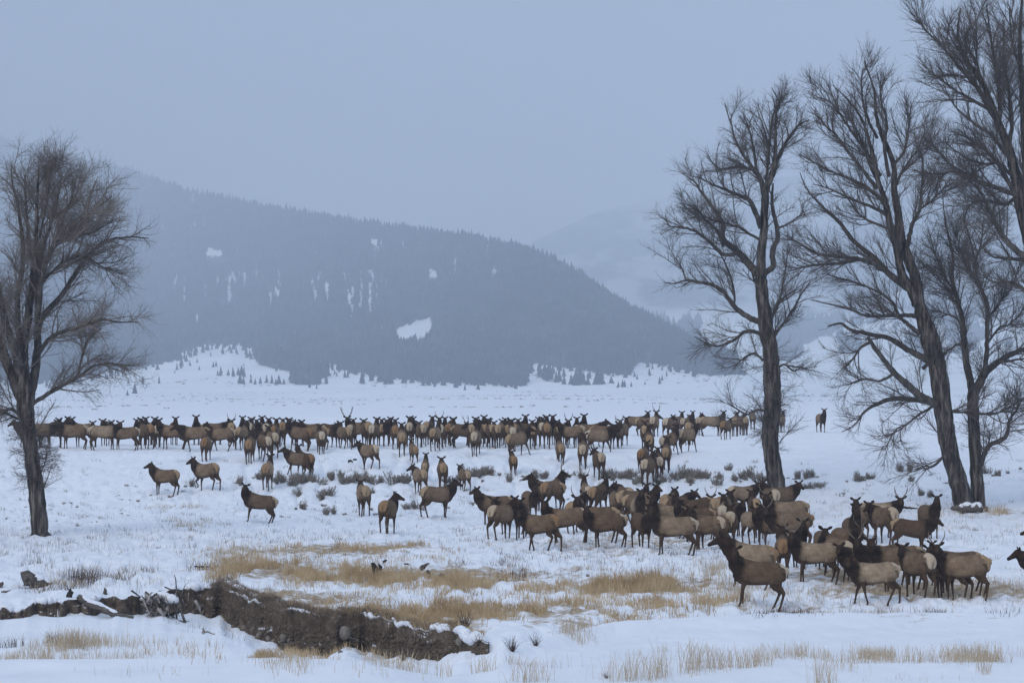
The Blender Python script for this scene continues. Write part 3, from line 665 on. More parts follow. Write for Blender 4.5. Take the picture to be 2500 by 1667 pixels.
# zone | u | v of hind feet | heading | look | flags (o t p rump, digit coat 0-9, s k r antlers, c calf, w e b legs, l g head) | own label
ELK = """
far|72|1086|-80|-90|t6bm|elk mostly hidden behind the left cottonwood trunk, face poking out leftward
far|103|1088|85|150|t4b|
far|131|1087|80|120|t3|
far|178|1093|-85|-170|p4b|elk with dark mane standing side-on, third body right of the left cottonwood trunk
far|204|1081|-60|180|p5|
far|228|1083|170|180|p3|
far|257|1098|90|175|p5|front elk of the far left line, pale rump left, dark face to camera
far|257|1079|175|180|t1|
far|305|1095|-90|-40|p3|grey elk side-on, cream rump touching the dark-faced front elk's right
far|336|1074|180|180|p5|
far|357|1092|-25|20|o2|
far|360|1074|180|180|t3|
far|385|1085|0|-10|p5|
far|377|1073|175|170|t3|
far|420|1096|-75|-30|o3b|
far|426|1075|170|180|t2|
far|475|1101|-90|-110|t4w|
far|480|1073|180|180|t3|
far|505|1127|0|0|o4|elk with bright orange rump stepping down below the far left line
far|523|1070|80|95|t3|brown elk at the back showing its head in profile to the right
far|540|1101|-88|-100|p3w|striding grey elk with cream rump, heading left behind the orange-rumped one
far|565|1080|-10|0|t3s|
far|592|1099|12|0|t5|
far|593|1067|180|180|t4|
far|612|1133|0|0|o2|dark elk with orange rump seen from behind, left of the pale-rumped climbers
far|611|1081|0|10|p5|
far|632|1073|180|180|t2|
far|642|1130|-28|-10|p4w|elk walking up the drift with white rump, right of the dark orange-rumped one
far|645|1066|180|180|t5|
far|652|1084|0|20|p4|
far|664|1117|-15|0|p4|
far|670|1096|5|0|o3|
far|676|1074|95|170|t5|
far|690|1079|0|0|o4|
far|728|1076|160|180|t2|
far|729|1097|-55|-165|o2b|dark-maned elk turning its face back, small orange rump, far line
far|757|1082|-88|-120|p4|
far|768|1098|-80|-60|t3|
far|783|1109|-8|0|p4|
far|805|1082|140|165|t1|
far|838|1091|-30|-60|t3w|
far|858|1084|5|0|p4|
far|880|1075|-55|180|t3r|big bull with the widest antlers, rising above the far line
far|894|1083|-10|0|t4|
far|900|1147|-42|-70|p6w|light brown elk climbing the bank alone with long dark hind legs
far|914|1087|10|0|p3|
far|932|1078|0|10|t3|
far|943|1076|175|180|t1|
far|965|1098|-5|0|o3|
far|955|1070|180|180|t3|
far|981|1115|0|0|t4|
far|1000|1081|-5|0|p3|
far|998|1069|170|160|t1|
far|1012|1066|180|180|t1|
far|1028|1084|-12|10|p3|
far|1047|1073|10|0|t2|
far|1064|1101|12|0|t4|
far|1074|1088|0|0|p4s|
far|1083|1070|170|180|t1|
far|1100|1078|15|0|o2|
far|1104|1068|175|180|t1|
far|1125|1074|80|20|t2|
far|1137|1081|90|60|t2|
far|1150|1083|0|180|t2k|
far|1162|1113|10|0|p3w|
far|1175|1069|170|180|t1|
far|1173|1080|-22|0|t3|
far|1189|1067|180|170|t1|
far|1198|1084|-10|0|t2|
far|1211|1088|-12|0|t3|
far|1223|1078|10|0|o3|
far|1235|1070|180|180|t2|
far|1240|1083|0|-10|t3|
far|1250|1098|0|0|p4|
far|1251|1067|180|180|t3|
far|1260|1080|5|0|t3|
far|1252|1165|0|0|o3c|small orange-rumped calf lowest on the bank, standing by itself
far|1270|1114|45|80|t5w|elk scrambling up rightward with legs splayed, tan rump
far|1270|1070|155|170|t1|
far|1285|1079|80|60|t2|
far|1300|1092|0|0|t3|
far|1314|1073|0|0|p4|
far|1323|1079|0|20|p5|
far|1335|1090|5|0|o3|
far|1346|1074|170|180|t2|
far|1363|1077|0|-20|t3|
far|1367|1127|0|0|t3g|elk sunk to its hocks climbing the deep snow, dark tan rump
far|1384|1073|175|170|t2k|
far|1400|1089|-60|-90|p4|
far|1410|1083|5|0|p3|
far|1407|1070|180|180|t1|
far|1424|1068|180|175|t1|
far|1424|1150|0|0|p4|elk with long cream rump climbing straight up, left of the darker climber
far|1447|1077|100|110|t2|
far|1461|1172|-5|-40|p2|dark elk by the sagebrush glancing left, cream rump to camera
far|1465|1112|62|90|p4w|
far|1475|1087|105|150|t3k|
far|1509|1089|10|0|p4|
far|1521|1078|20|0|p3|
far|1556|1063|85|10|p4|
far|1574|1095|0|0|t3|
far|1579|1064|70|90|t4|
far|1598|1066|15|0|p4k|bull with lyre-shaped antlers facing away in the far line's right part
far|1584|1125|0|0|t2|
far|1572|1156|15|10|o4|
far|1583|1187|15|30|p2|
far|1608|1175|0|0|p2|
far|1627|1155|5|0|t2|
far|1632|1071|15|30|p3|
far|1640|1117|35|40|p4e|elk lifting a foreleg while climbing right above the tight queue
far|1655|1062|30|10|t3|
far|1675|1064|20|0|p4|
far|1680|1105|40|50|p4w|
far|1683|1085|10|30|t3|
far|1687|1053|175|180|t4|
far|1707|1062|10|60|p4|
far|1740|1063|88|15|t5|
far|1773|1073|20|0|o4|
far|1795|1065|5|10|t5|
far|1806|1061|-10|0|t5|
far|1818|1062|5|0|t5|
far|1837|1049|0|20|p5|
far|1908|1056|10|0|t4|elk half hidden behind the middle cottonwood's trunk, on its right edge
far|2005|1055|168|180|p6|lone elk facing the camera on open snow, right of the middle cottonwood
slope|402|1209|-62|-85|t4|elk with dark neck looking left, standing alone on the left snow slope
slope|505|1196|-55|-70|t4e|elk lifting a hind leg, second of the two alone on the left slope
slope|655|1200|0|0|o6|slim elk climbing straight away through the left sagebrush
slope|722|1165|-62|-85|t2w|rear elk of the dark pair, its head in profile to the left
slope|742|1174|-38|-20|o1|front elk of the dark pair, orange rump toward the camera
slope|625|1276|-88|-178|p1|dark brown elk side-on facing left, staring at camera from the open snow
slope|887|1262|-8|0|t5sw|young spike bull walking away through the low sagebrush
slope|948|1303|18|85|o3|orange-rumped elk seen from behind, head turned right, nearest on the centre slope
slope|1068|1268|62|82|t3b|elk with tan rump and raised dark head looking right, centre slope
slope|1008|1135|-10|-10|o3cw|small orange-rumped elk bounding up the bank
slope|1024|1212|-20|-60|t4w|trotting elk whose head turns left, above the standing pair
slope|1039|1176|0|0|t3c|calf with pricked ears just below the bounding orange-rumped elk
slope|1080|1197|-8|-5|t3|elk with wide ears and tan rump, left of the small stepping calf
slope|1132|1200|-15|-20|t4cw|small calf stepping away at the right end of the climbing group
mid|1205|1281|-82|-50|t3|grey elk side-on at the middle herd's left end, head turned away
mid|1335|1247|-72|-85|t3|elk looking left, body hidden by the forked-antlered bull
mid|1352|1246|28|85|o5kb|antlered bull with tan rump, head in profile to the right
mid|1295|1272|160|180|t2|
mid|1225|1321|38|150|p3|elk with cream rump around a dark tail, turning its face back
mid|1248|1306|-60|170|t1|
mid|1272|1317|180|180|t0|
mid|1320|1346|-48|-175|o2w|elk stepping with tan rump, foremost on the middle herd's left
mid|1383|1330|-88|180|p3|long grey elk side-on facing left, dark mane, cream rump edge
mid|1408|1300|25|60|t5|
mid|1482|1339|-86|175|p2b|
mid|1455|1322|-70|165|t1s|
mid|1430|1254|-5|10|p5s|young bull with thin upright antlers facing away near the sagebrush
mid|1465|1262|25|5|o2|
mid|1503|1270|-10|-50|t3|
mid|1524|1262|-20|-60|t2|
mid|1543|1265|60|20|t3|
mid|1568|1276|68|150|t3b|
mid|1560|1294|175|180|t6|
mid|1636|1277|25|-30|t3|elk with large tan rump, head turned left, below the climbing queue
mid|1660|1285|60|150|t1|
mid|1705|1290|-85|75|t1|dark-maned elk whose head looks back to the right
mid|1742|1292|0|0|t6s|
mid|1765|1290|25|30|o1|
mid|1812|1258|55|45|p5|pale-rumped elk looking right, just left of the middle cottonwood's base
mid|1840|1285|0|0|t1|
mid|1880|1272|-10|180|p2s|
mid|1912|1262|62|150|t3|elk at the foot of the middle cottonwood, round-eared face to the right
mid|1640|1353|-88|-178|p4|foremost long elk of the middle herd, side-on with cream rump band
mid|1567|1337|165|180|t2|
mid|1592|1310|180|175|t2|
mid|1625|1310|-70|0|t6|
mid|1655|1312|180|180|t0|
mid|1700|1318|-80|-170|t1|
mid|1730|1337|-88|-120|t3|
mid|1727|1347|-42|-160|p4|
mid|1782|1337|8|0|p3|
mid|1765|1318|10|0|p5|
mid|1803|1312|175|180|t0|
mid|1838|1330|160|175|t5|
mid|1857|1325|180|180|t1|
mid|1922|1305|-88|175|t4s|
mid|1925|1338|-84|180|o3s|
mid|1892|1338|-78|-170|t4|
right|1822|1432|-72|-100|o6l|mottled elk with big tan rump behind the nearest dark elk
right|1840|1478|-88|-175|p2|nearest dark brown elk, side-on facing left, cream rump, alone in front
right|1910|1415|0|-10|o2|elk seen from behind with tan rump, beside the big bull's dark neck
right|1945|1392|170|180|p3s|
right|1985|1416|-82|-178|p6rb|big bull with spreading antlers, pale grey body and dark neck
right|2005|1396|175|180|t2|elk face with round ears peeping above the big bull's back
right|2037|1411|-25|0|p3|
right|2145|1312|92|178|p7k|light-coated bull with lyre antlers at the back of the right herd
right|2270|1316|165|180|t2|dark elk facing camera at the right herd's back right edge
right|2222|1347|88|130|t1m|dark grey elk side-on with dark neck raised toward the right
right|2158|1337|-22|170|p3|elk with round cream rump and dark tail, face turned to camera
right|2082|1342|178|180|t1|
right|2108|1325|-20|20|o4|
right|2065|1391|150|180|t2s|
right|2088|1386|180|180|o3c|
right|2132|1477|-86|-175|p7wm|front elk of the right herd, pale coat and cream rump, striding left
right|2118|1432|-88|-160|t2|
right|2160|1425|-100|180|t1k|
right|2195|1430|-80|180|t2k|
right|2238|1466|-22|-10|p3m|elk with the whitest rump, seen from behind next to the striding one
right|2318|1464|-46|-30|o3m|shorter elk with tan rump, second body from the right herd's right end
right|2335|1437|-80|-170|t1|
right|2350|1459|-68|180|t4s|spike bull looking at the camera at the right herd's right end
right|2277|1430|0|0|o4c|
right|2556|1452|-88|-95|o1|elk cut off by the right frame edge, only its reddish face showing
right|2562|1412|-85|-80|t1|dark elk behind the one cut off by the right frame edge
"""
ANCH = {'far': [(60, 'the left cottonwood'), (505, 'the low orange-rumped elk'), (880, 'the wide-antlered bull'), (1252, 'the lone low calf'), (1424, 'the cream-rumped climber'), (1598, 'the lyre-antlered bull'), (1908, 'the middle cottonwood')],
        'mid': [(1205, 'the left-end grey elk'), (1352, 'the tan-rumped bull'), (1560, 'the pale chest'), (1640, 'the foremost long elk'), (1812, 'the pale-rumped elk by the cottonwood')],
        'right': [(1985, 'the big bull'), (2145, 'the lyre-antlered bull'), (2238, 'the white-rumped elk')]}
ORD = ['first', 'second', 'third', 'fourth', 'fifth', 'sixth', 'seventh', 'eighth', 'ninth', 'tenth', 'eleventh', 'twelfth', 'thirteenth', 'fourteenth', 'fifteenth', 'sixteenth', 'seventeenth', 'eighteenth', 'nineteenth', 'twentieth']
GROUP = {'far': 'elk in the long line on the far rise', 'slope': 'elk scattered on the snow slope', 'mid': 'elk of the crowded middle herd', 'right': 'elk of the near right herd'}
rows = [l.split('|') for l in ELK.strip().split('\n')]
rec = []
for z_, u, v, hdg, lk, fl, lab in rows: rec.append([z_, float(u), float(v), float(hdg), float(lk), fl, lab])
def auto_label(r):
    z_, u, v, hdg, lk, fl, _ = r
    ru = 'orange' if 'o' in fl else 'cream' if 'p' in fl else 'tan'
    sx = 'antlered bull' if any(c in fl for c in 'skr') else 'calf' if 'c' in fl else 'elk'
    if abs(hdg) <= 62: look = f'{ru}-rumped {sx} from behind'
    elif abs(hdg) >= 130: look = f'{sx} facing the camera'
    else: look = f'side-on {sx} heading ' + ('right' if hdg > 0 else 'left')
    a = min(ANCH[z_], key=lambda q: abs(q[0] - u) + (0 if q[0] != u else 0))
    side = 'right' if u >= a[0] else 'left'
    same = sorted([q for q in rec if q[0] == z_ and ((q[1] > a[0] or (q[1] == a[0] and not q[6])) if side == 'right' else (q[1] < a[0]))], key=lambda q: abs(q[1] - a[0]) + q[2] * 1e-4)
    n = same.index(r)
    return f'{look}, {ORD[n]} {side} of {a[1]}'
er = random.Random(5)
nm = {'far': 'far row', 'mid': 'middle herd', 'right': 'right herd', 'slope': ''}
for r in rec:
    z_, u, v, hdg, lk, fl, lab = r
    lab0 = lab
    if not lab: lab = auto_label(r)
    if z_ == 'far' and u < 1540 and v < 1098: v = 1082 + (v - 1066) * .55
    d = hit(min(u, 2600), v)
    hj = hdg + er.uniform(-5, 5)
    th = R(hj); fw = np.array([math.sin(th), math.cos(th)])
    sc_e = (0.80 if 'c' in fl else 1.04 if any(c in fl for c in 'skr') else 1.0) * er.uniform(.93, 1.05) * (1.05 if z_ == 'far' else 1.02)
    dc = d + 0.72 * abs(math.cos(th)) * sc_e
    x = (u - 1250) / F * dc
    rel = -(((lk - hdg) + 180) % 360 - 180)
    rel = max(-125, min(125, rel)); q_ = 15.0 if z_ in ('right', 'slope', 'mid') else 25.0; rel = int(round(rel / q_) * q_)
    legs = 'walk' if 'w' in fl else 'step' if 'e' in fl else 'b' if 'b' in fl else er.choice(['a', 'a', 'b'])
    pose = 'level' if ('l' in fl or (not lab0 and er.random() < .09)) else 'mid' if ('m' in fl or (abs(hdg) < 70 and 'w' in fl) or er.random() < .33) else 'up'
    me, hf = elk_mesh(rel, pose, legs)
    o = bpy.data.objects.new('elk', me); COL.objects.link(o)
    f0 = float(H(x + fw[0] * .5, dc + fw[1] * .5)); b0 = float(H(x - fw[0] * .75, dc - fw[1] * .75))
    fwd = Vector((fw[0], fw[1], (f0 - b0) / 1.25)).normalized(); side = Vector((0, 0, 1)).cross(fwd).normalized(); upv = fwd.cross(side)
    mt = Matrix((fwd, side, upv)).transposed().to_4x4()
    zc = b0 + (f0 - b0) * .6
    mt.translation = Vector((x, dc, zc - .05 - (.30 if 'g' in fl else 0)))
    o.matrix_world = mt @ Matrix.Scale(sc_e, 4)
    dg_ = [int(c) for c in fl if c.isdigit()]
    tone = (dg_[0] if dg_ else 4) / 8.0
    o['coat'] = float(min(1, max(0, tone + er.uniform(-.16, .16))))
    o['rump'] = float({'o': .85, 't': .5, 'p': .08}[[c for c in fl if c in 'otp'][0]] + er.uniform(-.12, .12))
    tag(o, lab, 'elk', GROUP[z_])
    kind = 'spike' if 's' in fl else 'fork' if 'k' in fl else 'rack' if 'r' in fl else None
    if kind:
        for am in antler_meshes((rel, pose, legs), kind, hf):
            link('antler', am, o)


# ------------------------------------------------------------------ bare cottonwoods
def smooth_poly(pts, d0, dep, n_per=5, wig=0.0):
    """pixel polyline (u, v, half width px) -> 3D points and radii; dep = depth drift per metre travelled"""
    P = np.array([(p[0], p[1]) for p in pts], float)
    r = np.array([p[2] if len(p) > 2 else np.nan for p in pts], float)
    ok = ~np.isnan(r); r = np.interp(np.arange(len(r)), np.arange(len(r))[ok], r[ok])
    s = np.concatenate([[0], np.cumsum(np.linalg.norm(np.diff(P, axis=0), axis=1))])
    # Catmull-Rom
    t = np.linspace(0, len(P) - 1, (len(P) - 1) * n_per + 1); i = np.minimum(t.astype(int), len(P) - 2); f = (t - i)[:, None]
    g = lambda k: P[np.clip(k, 0, len(P) - 1)]
    p0, p1, p2, p3 = g(i - 1), g(i), g(i + 1), g(i + 2)
    Q = .5 * (2 * p1 + (p2 - p0) * f + (2 * p0 - 5 * p1 + 4 * p2 - p3) * f ** 2 + (3 * p1 - p0 - 3 * p2 + p3) * f ** 3)
    rr = np.interp(t, np.arange(len(P)), r); ss = np.interp(t, np.arange(len(P)), s) / F * d0
    d = d0 + dep * ss
    if wig: Q[1:-1] += rng.normal(0, wig, Q[1:-1].shape) * np.minimum(1, rr[1:-1, None] / 3 + .3)
    return np.array([at(q[0], q[1], dd) for q, dd in zip(Q, d)]), rr / F * d0
def branches(P, r, n, lmin, lmax, rmax, ang=(25, 55), up=0.25, K=4, tmin=.1, w=None, curl=.5, tmax=.98):
    """grow n side branches from a batch of parent polylines P (B,m,3), r (B,m)"""
    B, m, _ = P.shape
    ln = np.linalg.norm(np.diff(P, axis=1), axis=2).sum(1)
    pr = ln if w is None else ln * w
    b = rng.choice(B, n, p=pr / pr.sum()); t = tmin + (tmax - tmin) * rng.uniform(0, 1, n)
    x = t * (m - 1); i = np.minimum(x.astype(int), m - 2); f = (x - i)[:, None]
    st = P[b, i] * (1 - f) + P[b, i + 1] * f; T = P[b, i + 1] - P[b, i]; T /= np.linalg.norm(T, axis=1, keepdims=True) + 1e-9
    pr_ = r[b, i] * (1 - f[:, 0]) + r[b, i + 1] * f[:, 0]
    rv = rng.normal(size=(n, 3)); rv -= T * (rv * T).sum(1, keepdims=True); rv /= np.linalg.norm(rv, axis=1, keepdims=True) + 1e-9
    a = np.radians(rng.uniform(ang[0], ang[1], n))[:, None]
    D = T * np.cos(a) + rv * np.sin(a); D[:, 2] += up * .5; D /= np.linalg.norm(D, axis=1, keepdims=True)
    L_ = rng.uniform(lmin, lmax, n) * (1.12 - .62 * t)
    step = (L_ / K)[:, None]; pts = [st]; cur = D
    cv = rng.normal(0, curl * .28, (n, 3))
    for k in range(K):
        pts.append(pts[-1] + cur * step); cur = cur + cv * .6 + rng.normal(0, .13 * curl, (n, 3)); cur[:, 2] += up * .28; cur /= np.linalg.norm(cur, axis=1, keepdims=True)
    r0 = np.minimum(rmax * rng.uniform(.6, 1, n), pr_ * .7 + .002)
    R_ = r0[:, None] * np.linspace(1, .35, K + 1)[None]
    return np.stack(pts, 1), R_
def resample(P, r, m=8):
    t = np.linspace(0, len(P) - 1, m); x = np.arange(len(P))
    return np.stack([np.interp(t, x, P[:, i]) for i in range(3)], -1), np.interp(t, x, r)
def cottonwood(label, d0, trunk, limbs, shoots, nb, tw, name='cottonwood_tree', wide=0, dens=(220, 2600, 15000), up=.25, sizes=((1.0, 2.9), (.6, 1.7), (.3, .9)), twmat='twig'):
    base = at(trunk[0][0][0], trunk[0][0][1], d0)
    root = bpy.data.objects.new(name, None); COL.objects.link(root); root.location = base
    tag(root, label, 'tree', 'bare cottonwood trees')
    def fin(mb, nm, mat):
        o = mb.build(nm, mat, root); o.data.transform(Matrix.Translation(-Vector(base))); return o
    Pl, Rl = [], []
    mb = MB(); stems = []
    for i, tr in enumerate(trunk):
        P, r = smooth_poly(tr, d0 + (0 if i == 0 else nb[i % len(nb)] * .3), 0.0, 6, .5)
        if i == 0:
            P = np.concatenate([[P[0] - [0, 0, .6]], P]); r = np.concatenate([[r[0] * 1.35], r]); r[1] *= 1.18
        mb.tube(P, r * rng.uniform(.96, 1.04, len(r)), 12, lump=.045)
        a, b = resample(P[2:], r[2:], 10); Pl.append(a); Rl.append(b)
    fin(mb, 'trunk', M['bark'])
    for i, lb in enumerate(limbs):
        P, r = smooth_poly(lb, d0, nb[i % len(nb)], 5, .6)
        m_ = MB(); m_.tube(P, r, 8, lump=.05); fin(m_, 'limb', M['limb'])
        a, b = resample(P, r, 10); Pl.append(a); Rl.append(b)
    Pl, Rl = np.array(Pl), np.array(Rl)
    wt = 1.0 / (Rl.mean(1) * 12 + .45)
    A, Ar = branches(Pl, Rl, dens[0], *sizes[0], .045, (20, 50), up, 7, .12, wt, .42, .9)
    allP, allR = np.concatenate([A]), np.concatenate([Ar])
    def rs(P, m):
        t = np.linspace(0, P.shape[1] - 1, m); i = np.minimum(t.astype(int), P.shape[1] - 2); f = (t - i)
        return (P[:, i] * (1 - f)[None, :, None] + P[:, i + 1] * f[None, :, None]) if P.ndim == 3 else P[:, i] * (1 - f) + P[:, i + 1] * f
    src = np.concatenate([rs(A, 8), rs(Pl, 8)]); srcr = np.concatenate([rs(Ar, 8), rs(Rl, 8)])
    w2 = 1 / (srcr.mean(1) * 25 + .5)
    Bq, Br = branches(src, srcr, dens[1], *sizes[1], .014, (20 + wide * .5, 50 + wide), up * 1.2, 5, .15, w2, .4 + wide * .015)
    src = np.concatenate([rs(A, 6), rs(Bq, 6)]); srcr = np.concatenate([rs(Ar, 6), rs(Br, 6)])
    C, Cr = branches(src, srcr, dens[2], *sizes[2], tw, (15 + wide, 48 + wide * 1.6), up * 1.2, 3, .1, None, .3 + wide * .02)
    cb = MB()
    for PP, RR, k in ((A, Ar, 5), (Bq, Br, 4), (C, Cr, 3)):
        v, f, _ = tube_np(PP, RR, k); cb.add(v, f)
    fin(cb, 'crown', M[twmat])
    if shoots:   # tangles of thin shoots sprouting from the lower trunk
        P0, r0 = [], []
        for (u, v, hw, n, ln) in shoots:
            for q in range(n):
                an = rng.uniform(0, 6.28); s_ = at(u + rng.uniform(-.6, .6) * hw, v + rng.uniform(-26, 26), d0 + math.sin(an) * .3)
                dr = np.array([math.cos(an), math.sin(an), rng.uniform(-.35, .55)]); dr /= np.linalg.norm(dr)
                l_ = ln / F * d0 * rng.uniform(.5, 1); pts = [s_]; 
                for k in range(6): pts.append(pts[-1] + dr * l_ / 6); dr = dr + rng.normal(0, .22, 3) + [0, 0, -.05]; dr /= np.linalg.norm(dr)
                P0.append(pts); r0.append(np.linspace(.018, .006, 7))
        P0, r0 = np.array(P0), np.array(r0)
        E, Er = branches(P0, r0, len(P0) * 7, .3, .9, .008, (25, 70), 0.0, 4, .1, None, 1.1)
        E2, E2r = branches(E, Er, len(P0) * 18, .15, .45, .0055, (25, 70), 0.0, 3, .1, None, 1.0)
        sb = MB()
        for PP, RR, k in ((P0, r0, 4), (E, Er, 3), (E2, E2r, 3)):
            v, f, _ = tube_np(PP, RR, k); sb.add(v, f)
        fin(sb, 'twig_tangle', M['twig'])
    return root
dd = [.35, -.45, .15, -.2, .5, -.6, .0, .3, -.3, .6]
# left tree
dL = hit(98, 1304)
def sq_top(lst, v0, k): return [[(p[0], v0 - (v0 - p[1]) * k if p[1] < v0 else p[1]) + tuple(p[2:]) for p in l] for l in lst]

cottonwood('bare cottonwood at the left edge, broad round crown over the far line of elk', dL,
 [[(98, 1306, 21), (92, 1230, 20), (84, 1160, 18.5), (73, 1080, 18.5), (64, 1010, 20), (60, 960, 24)],
  *sq_top([[(64, 985, 16), (60, 930, 15), (56, 860, 12), (70, 760, 10), (80, 680, 8), (88, 560, 5.5), (92, 430, 3), (95, 356, 1.5)]], 720, .86)],
 sq_top([[(70, 970, 15), (84, 915, 12), (92, 850, 10), (97, 785, 8.5), (150, 722, 6.5), (188, 651, 5), (222, 600, 4), (260, 566, 3), (320, 556, 2), (364, 560, 1)],
  [(93, 800, 8), (95, 720, 8), (108, 640, 6.5), (130, 586, 6), (168, 535, 5), (214, 488, 3), (250, 462, 2), (273, 440, 1)],
  [(80, 985, 6), (110, 966, 5.5), (150, 942, 5), (188, 922, 4), (234, 892, 2.5), (280, 888, 2), (320, 893, 1)],
  [(95, 860, 6), (120, 828, 5.5), (150, 811, 5), (208, 794, 4), (247, 780, 3), (290, 786, 2), (338, 786, 1)],
  [(50, 965, 16), (24, 900, 14), (4, 850, 12), (-28, 760, 9), (-70, 640, 6), (-110, 500, 3), (-130, 430, 1)],
  [(52, 920, 13), (36, 850, 11), (14, 790, 9), (-2, 720, 7), (-22, 620, 5), (-35, 500, 3), (-30, 400, 1)],
  [(56, 880, 10), (44, 800, 8), (44, 720, 7), (56, 620, 6), (48, 500, 4), (30, 400, 2), (28, 350, 1)],
  [(94, 800, 8), (92, 720, 7), (96, 640, 6), (118, 540, 4.5), (140, 450, 3), (152, 380, 1.5)],
  [(50, 1010, 5), (22, 998, 4), (0, 1012, 3), (-30, 1008, 1)], [(60, 1030, 4), (30, 1016, 3), (-10, 1000, 2), (-50, 990, 1)],
  [(84, 640, 5), (70, 560, 4), (64, 470, 3), (60, 380, 1.5)], [(120, 600, 4), (150, 520, 3), (176, 440, 2), (186, 400, 1)], [(92, 700, 4), (140, 640, 3.5), (200, 610, 3), (250, 640, 2), (300, 660, 1)],
  [(96, 560, 3), (112, 470, 2.5), (120, 400, 1.5), (122, 356, 1)], [(130, 586, 3), (170, 560, 2.5), (230, 540, 2), (290, 500, 1)], [(0, 850, 5), (-20, 900, 3), (-60, 930, 1)],
  [(188, 922, 3), (200, 870, 2.5), (214, 830, 2), (250, 800, 1)]], 720, .86),
 [(74, 1090, 20, 26, 80), (80, 1130, 18, 26, 85), (86, 1170, 14, 16, 60), (66, 1010, 16, 14, 70), (70, 1050, 20, 14, 70)], dd, .0048, dens=(380, 4300, 26000), up=.10, twmat='twig_pale', wide=16)
# middle tree
dM = hit(1897, 1206)
mid_limbs = [[(1856, 676, 11), (1830, 646, 9.5), (1802, 614, 8), (1766, 581, 7), (1764, 538, 5.5), (1739, 498, 4.5), (1716, 465, 3.5), (1696, 435, 2), (1665, 412, 1)],
 [(1802, 616, 5), (1766, 621, 4.5), (1736, 591, 4), (1693, 558, 3), (1655, 550, 2), (1633, 546, 1.5), (1625, 520, 1)],
 [(1860, 668, 8), (1888, 651, 7), (1885, 618, 7), (1899, 571, 6), (1889, 515, 5), (1885, 478, 4), (1888, 438, 2)],
 [(1859, 585, 3.5), (1825, 565, 3), (1799, 548, 2.5), (1762, 538, 2), (1733, 530, 1.5), (1693, 502, 1)],
 [(1857, 550, 7), (1834, 488, 6), (1812, 472, 4.5), (1766, 452, 3), (1726, 434, 2), (1700, 420, 1)],
 [(1866, 466, 8), (1855, 425, 6.5), (1829, 386, 4.5), (1799, 336, 3), (1786, 290, 2), (1769, 232, 1)],
 [(1850, 415, 4), (1842, 366, 3.5), (1832, 313, 2.5), (1816, 265, 1)], [(1886, 420, 6), (1900, 372, 5), (1920, 332, 4), (1945, 293, 3), (1975, 274, 1)],
 [(1848, 410, 3.5), (1828, 400, 3), (1799, 395, 3), (1759, 401, 2), (1733, 378, 1)],
 [(1852, 784, 8), (1830, 776, 7), (1793, 748, 6), (1770, 716, 5), (1745, 698, 4.5), (1717, 691, 4), (1676, 685, 3), (1650, 692, 1.6), (1626, 690, 1)],
 [(1676, 686, 2), (1662, 650, 1.8), (1650, 630, 1)], [(1857, 815, 5), (1835, 808, 4.5), (1814, 812, 4), (1796, 828, 3.5), (1779, 835, 3), (1745, 845, 2), (1696, 822, 1)],
 [(1884, 832, 5), (1896, 812, 4), (1910, 793, 3.5), (1938, 752, 3), (1958, 715, 2), (1979, 688, 1)], [(1877, 790, 4.5), (1890, 762, 4), (1903, 731, 3), (1917, 662, 2), (1924, 593, 1)],
 [(1897, 555, 3), (1925, 541, 2.5), (1952, 521, 1.5), (1962, 506, 1)], [(1870, 470, 4), (1872, 420, 4), (1876, 360, 3), (1866, 300, 2), (1848, 250, 1)], [(1878, 390, 3), (1880, 320, 3), (1888, 260, 2), (1912, 218, 1)],
 [(1793, 748, 3), (1790, 700, 2.5), (1770, 640, 2), (1740, 590, 1)], [(1766, 600, 4), (1750, 560, 3), (1722, 530, 2), (1692, 490, 1)], [(1885, 1010, 3.5), (1850, 1000, 3), (1820, 1010, 2), (1780, 985, 1)],
 [(1862, 880, 3), (1840, 862, 2.5), (1810, 880, 2), (1790, 900, 1)], [(1896, 900, 3), (1915, 890, 2.5), (1940, 905, 2), (1960, 890, 1)], [(1862, 720, 4), (1844, 690, 3), (1830, 650, 2), (1810, 640, 1)]]
cottonwood('bare upright cottonwood right of centre, its trunk rising behind the middle elk herd', dM,
 [[(1898, 1212, 23), (1893, 1160, 21), (1882, 1100, 20), (1880, 1050, 21), (1885, 1000, 21.5), (1885, 930, 21.5), (1882, 869, 20), (1869, 786, 17.5), (1859, 697, 15), (1857, 662, 14)],
  [(1857, 680, 12), (1859, 618, 11), (1865, 558, 10), (1869, 472, 9), (1882, 435, 7.5), (1892, 392, 5.5), (1893, 339, 4), (1895, 279, 3), (1902, 254, 2), (1884, 214, 1)]],
 sq_top(mid_limbs, 640, .95), [(1885, 1000, 22, 20, 75), (1884, 1040, 22, 30, 70), (1880, 1080, 22, 22, 60), (1886, 960, 20, 16, 85), (1888, 900, 18, 16, 90), (1884, 860, 16, 12, 80)], dd[::-1], .0058, dens=(270, 2600, 13500), up=.10, wide=8)
